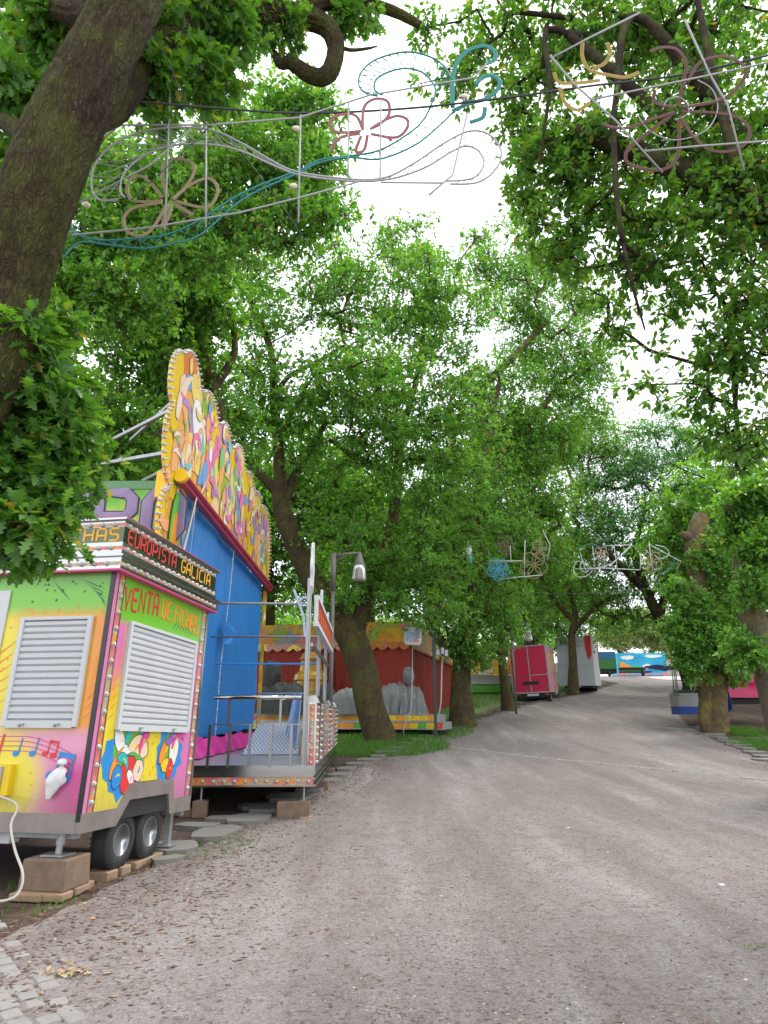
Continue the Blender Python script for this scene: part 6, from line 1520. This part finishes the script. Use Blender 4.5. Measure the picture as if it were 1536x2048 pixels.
# left frame
o1 = at(560, 330, Y0); D1 = thing('flower_light_frame', 'light frame with gold and red flowers and curling silver and teal ribbons at upper left', 'light frame', o1, 0, 'flower light frames hung over the avenue')
mb = MB()
for q_ in (((412,245),(412,455)), ((340,175),(330,460)), ((601,230),(597,445)), ((697,205),(696,362)), ((762,200),(760,362)), ((762,365),(885,366)), ((858,390),(905,350),(935,225)), ((145,470),(300,455),(480,425),(600,395),(730,360)), ((175,300),(240,250),(420,250),(600,235),(740,190),(950,155),(975,125)), ((160,405),(300,330),(380,260))):
    rope(mb, [at(u, v, Y0) for u, v in q_], .010, 6)
part('support_bars', local(mb, o1), framem, D1, True)
def ribbon(P1, P2, n, m, par, r1=.009, step=3, nm='ribbon'):
    c1 = resam(cat(P1, Y0), n); c2 = resam(cat(P2, Y0), n); mb = MB(); rope(mb, c1, r1); rope(mb, c2, r1); ladder(c1, c2, mb, step); 
    part(nm, local(mb, o1), m, par, True)
ribbon([(235,400),(200,400),(183,375),(190,330),(225,290),(290,262),(370,255),(430,262),(490,290),(550,325),(600,345),(700,358),(770,355),(830,325),(890,285),(940,262),(980,270),(1003,305),(990,340),(955,365),(900,368)],
       [(250,395),(240,380),(250,345),(290,310),(350,290),(430,290),(490,305),(545,330),(600,350),(700,362),(780,358),(850,335),(900,305),(930,292),(955,300),(968,325),(955,350),(930,360),(890,362)], 150, framem, D1, .010, 4)
ribbon([(128,515),(160,485),(220,490),(290,497),(340,488),(400,470),(470,410),(520,380),(600,345),(640,325),(700,315),(760,318),(830,290),(880,250),(905,225)],
       [(140,430),(150,465),(200,480),(260,478),(330,470),(400,440),(460,400),(520,370),(600,340),(640,320),(700,312),(760,300),(820,265),(850,235),(870,190)], 130, tealr, D1, .010, 4)
ribbon([(905,160),(880,125),(840,107),(800,105),(750,120),(722,145),(718,170),(730,185),(755,192)], [(870,190),(868,170),(845,145),(810,137),(775,145),(752,160),(750,180),(765,190)], 60, tealr, D1, .010, 3)
mb = MB()
for dd in (-.016, -.006, .006, .016):
    for q_ in ([(905,215),(905,165),(912,130),(935,102),(970,92),(990,105),(988,120),(970,128)], [(930,205),(965,200),(990,185),(1000,165),(985,152),(965,155),(952,170)], [(905,222),(935,208),(950,205)], [(970,215),(965,235),(940,245)]):
        rope(mb, offset(cat(q_, Y0), dd), .008, 5)
part('teal_curl', local(mb, o1), tealr, D1, True)
def flower(petals, m, par, o, Y=Y0, sp=.011, nm='flower'):
    mb = MB()
    for q_ in petals:
        c_ = cat(q_, Y)
        for dd in (-sp, 0, sp): rope(mb, offset(c_, dd), .0058, 5)
    part(nm, local(mb, o), m, par, True)
flower([[(725,260),(728,215),(750,198),(775,203),(778,228),(760,248),(740,258)], [(745,255),(770,240),(795,232),(815,240),(812,260),(790,275),(742,268)], [(742,268),(775,275),(782,282)], [(722,262),(690,265),(668,262),(660,245),(672,232),(700,228),(715,235),(724,255)],
        [(720,268),(690,272),(670,285),(664,305)], [(735,270),(728,300),(712,302),(722,272)]], redr, D1, o1)
flower([[(335,395),(325,355),(330,325),(355,318),(382,325),(388,345),(370,375),(345,398)], [(345,400),(380,370),(415,357),(433,370),(432,395),(410,415),(350,402)], [(325,395),(300,365),(280,352),(258,362),(255,385),(270,402),(325,402)], [(325,405),(270,415),(248,435),(252,460),(275,472),(300,462),(325,425),(332,410)],
        [(335,408),(325,455),(338,430),(342,410)], [(345,405),(385,430)]], goldr, D1, o1)
for (u, v) in ((585, 375), (590, 255), (925, 192), (930,195)): pass
plain('cream_bulb', (.6,.52,.4), .4)
for (u, v) in ((583, 371), (588, 256), (925, 192), (168, 408)):
    mb = MB(); mb.lathe([(.012, -.02), (.022, 0), (.03, .03), (.02, .055)], 10, Matrix.Translation(at(u, v, Y0-.04)) @ Matrix.Rotation(1.9, 4, 'Y')); part('bulb_socket', local(mb, o1), MATS['cream_bulb'], D1, True)
# right frame, swung a little towards the viewer
Yf = lambda u, v: 4.9-.0016*(340-v)
o2 = at(1350, 220, 4.8); D2 = thing('flower_light_frame', 'tilted light frame with a rust red flower and yellow curl at the upper right', 'light frame', o2, 0, 'flower light frames hung over the avenue')
mb = MB()
for q_ in (((1100,110),(1150,170),(1230,240),(1325,345)), ((1370,40),(1420,150),(1455,210),(1488,340)), ((1290,302),(1400,292),(1536,282),(1640,276)), ((1180,200),(1300,175),(1420,150),(1536,125),(1640,105)), ((1105,115),(1180,75),(1280,25))):
    rope(mb, [at(u, v, Yf(u, v)) for u, v in q_], .010, 6)
part('support_bars', local(mb, o2), framem, D2, True)
flower([[(1355,215),(1365,170),(1372,130),(1355,100),(1325,95),(1300,103)], [(1375,165),(1400,125),(1450,113),(1490,135),(1480,170),(1440,200),(1365,215)], [(1362,222),(1450,228),(1490,245),(1498,275),(1470,300),(1420,300),(1385,270),(1360,232)], [(1350,225),(1300,240),(1260,255),(1225,255),(1205,248)],
        [(1345,228),(1290,270),(1255,300),(1255,325),(1290,338),(1330,338),(1355,310),(1358,240)], [(1350,215),(1310,205),(1310,180)]], rust_r, D2, o2, Yf)
flower([[(1165,85),(1165,115),(1180,140),(1215,150),(1250,155),(1278,145)], [(1108,145),(1120,165),(1165,165),(1200,160)], [(1120,175),(1130,205),(1155,220),(1180,205)], [(1215,85),(1220,110),(1205,130),(1185,135)]], yelr, D2, o2, Yf, .013, 'yellow_curl')
mb = MB(); rope(mb, cat([(1275,230),(1300,262),(1350,280),(1410,262),(1435,220),(1425,180),(1395,160)], Yf), .006, 5); rope(mb, cat([(1325,220),(1335,200),(1360,195),(1378,215),(1370,232),(1350,240)], Yf), .006, 5); part('ring', local(mb, o2), framem, D2, True)
# cables
def cable(label, pts, r, m=None, n=10):
    c_ = smoothp([at(u, v, Y) for u, v, Y in pts], n); o_ = c_[0]; mb = local(MB().tube(c_, r, 6), o_); x = link('hanging_cable', mb.mesh('hanging_cable', m or cable_m, True)); x.location = o_; return tag(x, label, 'cable')
cable('thick black cable strung across the top of the avenue from the near oak', [(218,198,4.9),(420,215,5.1),(600,226,5.2),(800,218,5.2),(1000,197,5.1),(1180,172,5),(1360,150,4.9),(1560,105,4.8),(1700,70,4.8)], .012)
cable('thin black cable slanting down through the crowns from the left light frame', [(425,238,5.2),(510,340,6),(590,450,8),(660,560,12),(740,690,18)], .009)
cable('thin black guy cable running down from the bar crossing beside the near trunk', [(268,8,4.6),(330,110,4.8),(370,200,5.0),(415,250,5.2)], .006)
cable('thin dark guy line slanting down behind the gold flower', [(425,248,5.2),(360,310,5.15),(300,365,5.1),(262,400,5.1)], .005)
cable('thin cable drawn over the avenue below the far light frames', [(930,1180,30),(1050,1185,30),(1200,1186,30),(1350,1170,30)], .012)
# far frames
def far_frame(label, Y, sc_px, cu, cv, bars, curls):
    o_ = at(cu, cv, Y); t = thing('flower_light_frame', label, 'light frame', o_, 0, 'flower light frames hung over the avenue'); mb = MB()
    for q_ in bars: rope(mb, [at(u, v, Y) for u, v in q_], .017, 5)
    part('support_bars', local(mb, o_), silver_f, t, True)
    for m, r, cs in curls:
        mb = MB()
        for q_ in cs: rope(mb, cat(q_, Y, 5), r, 5)
        part('rope_curl', local(mb, o_), m, t, True)
def circ(cu, cv, r, k=5):
    out = []
    for i in range(k):
        a = 2*PI*i/k+.3; px, py = cu+r*.5*math.cos(a), cv+r*.5*math.sin(a)
        out.append([(px+r*.42*math.cos(b_*PI/4), py+r*.42*math.sin(b_*PI/4)) for b_ in range(9)])
    return out
far_frame('light frame with silver scrolls and faint flowers hanging over the middle of the far avenue', 25, 1, 1250, 1115, [((1205,1092),(1260,1090)), ((1185,1092),(1190,1135)), ((1208,1100),(1210,1135)), ((1228,1092),(1236,1148)), ((1150,1138),(1200,1136),(1280,1140)), ((1262,1090),(1225,1128),(1175,1140)), ((1282,1112),(1280,1140)), ((1298,1085),(1305,1145)), ((1160,1105),(1175,1152)), ((1300,1090),(1362,1123),(1352,1142))],
    [(silver_f, .016, [[(1262,1093),(1225,1125),(1195,1138),(1175,1132),(1155,1122),(1147,1138),(1152,1152),(1172,1153),(1185,1140)], [(1165,1120),(1160,1135),(1170,1145),(1180,1138)], [(1310,1090),(1330,1095),(1338,1108),(1322,1118),(1308,1110)]]), (goldr, .018, circ(1202,1108,16)+circ(1303,1125,24)), (tealr, .018, [[(1150,1100),(1180,1088),(1200,1095)], [(1318,1150),(1340,1138),(1350,1118)]])])
far_frame('light frame with a turquoise flower and pale flowers left over the far avenue', 23.5, 1, 1040, 1120, [((1020,1090),(1022,1125)), ((1050,1080),(1048,1155)), ((975,1122),(1045,1122)), ((1000,1158),(1085,1150)), ((1085,1060),(1100,1090),(1095,1120))],
    [(bluer, .018, circ(996,1139,25)+circ(996,1139,20, 6)), (goldr, .014, circ(1068,1130,30)+circ(1080,1100,20)), (rust_r, .018, circ(1010,1092,20))])
bp_ = at(938, 1105, 24); bl_ = link('party_balloon_bag', MB().lathe([(.02, .42), (.06, .36), (.10, .2), (.13, .05), (.11, -.1)], 12).mesh('x', bag_m, True)); bl_.name = 'foil_bag'; bl_.data.name = 'foil_bag'; bl_.location = bp_; tag(bl_, 'white and light blue plastic wrapper caught in the branches above the red tent', 'wrapper')
part('blue_base', MB().lathe([(.11, -.1), (.13, -.2), (.10, -.42), (.04, -.45)], 12), plain('wrapper_blue', (.05,.35,.65), .4), bl_, True)
# heap of dry oak leaves near the paved corner
hp = hit(130, 1957); k = 60; P_ = np.array([[hp.x+rng.normal()*.09, hp.y+rng.normal()*.03, H(hp.y)+.006+abs(rng.normal())*.012] for _ in range(k)])
D_ = rng.normal(size=(k, 3)); D_[:, 2] *= .25; U_ = np.tile([[0., 0., 1.]], (k, 1))+rng.normal(size=(k, 3))*.35
tag(link('dry_leaves', leaf_mesh('dry_leaves', P_, D_, U_, .045*rng.uniform(.7, 1.3, k), islandmat('dry_leaf', [(0, (.28,.19,.10)), (.5, (.42,.30,.17)), (1, (.50,.40,.25))]), 'oak')), kind='stuff')
for i, (u, v, s) in enumerate(((1137, 1658, .03), (1444, 1774, .035), (1215, 1705, .015), (185, 1838, .02))):
    q_ = hit(u, v); o_ = link('white_pebble' if i < 3 else 'orange_scrap', MB().prism(blob(9, s, s*.6, .2, rr), s*.5).mesh('pebble', bwhite if i < 3 else org_t), bevel=.003); o_.location = q_
    tag(o_, ['white pebble on the gravel in the middle of the avenue', 'pale scrap lying on the gravel at the right foreground', 'tiny white pebble just right of the middle of the avenue', 'small orange scrap on the earth in front of the timber block'][i], 'pebble' if i != 3 else 'scrap')


tw = bpy.data.objects.get('oak_tree')
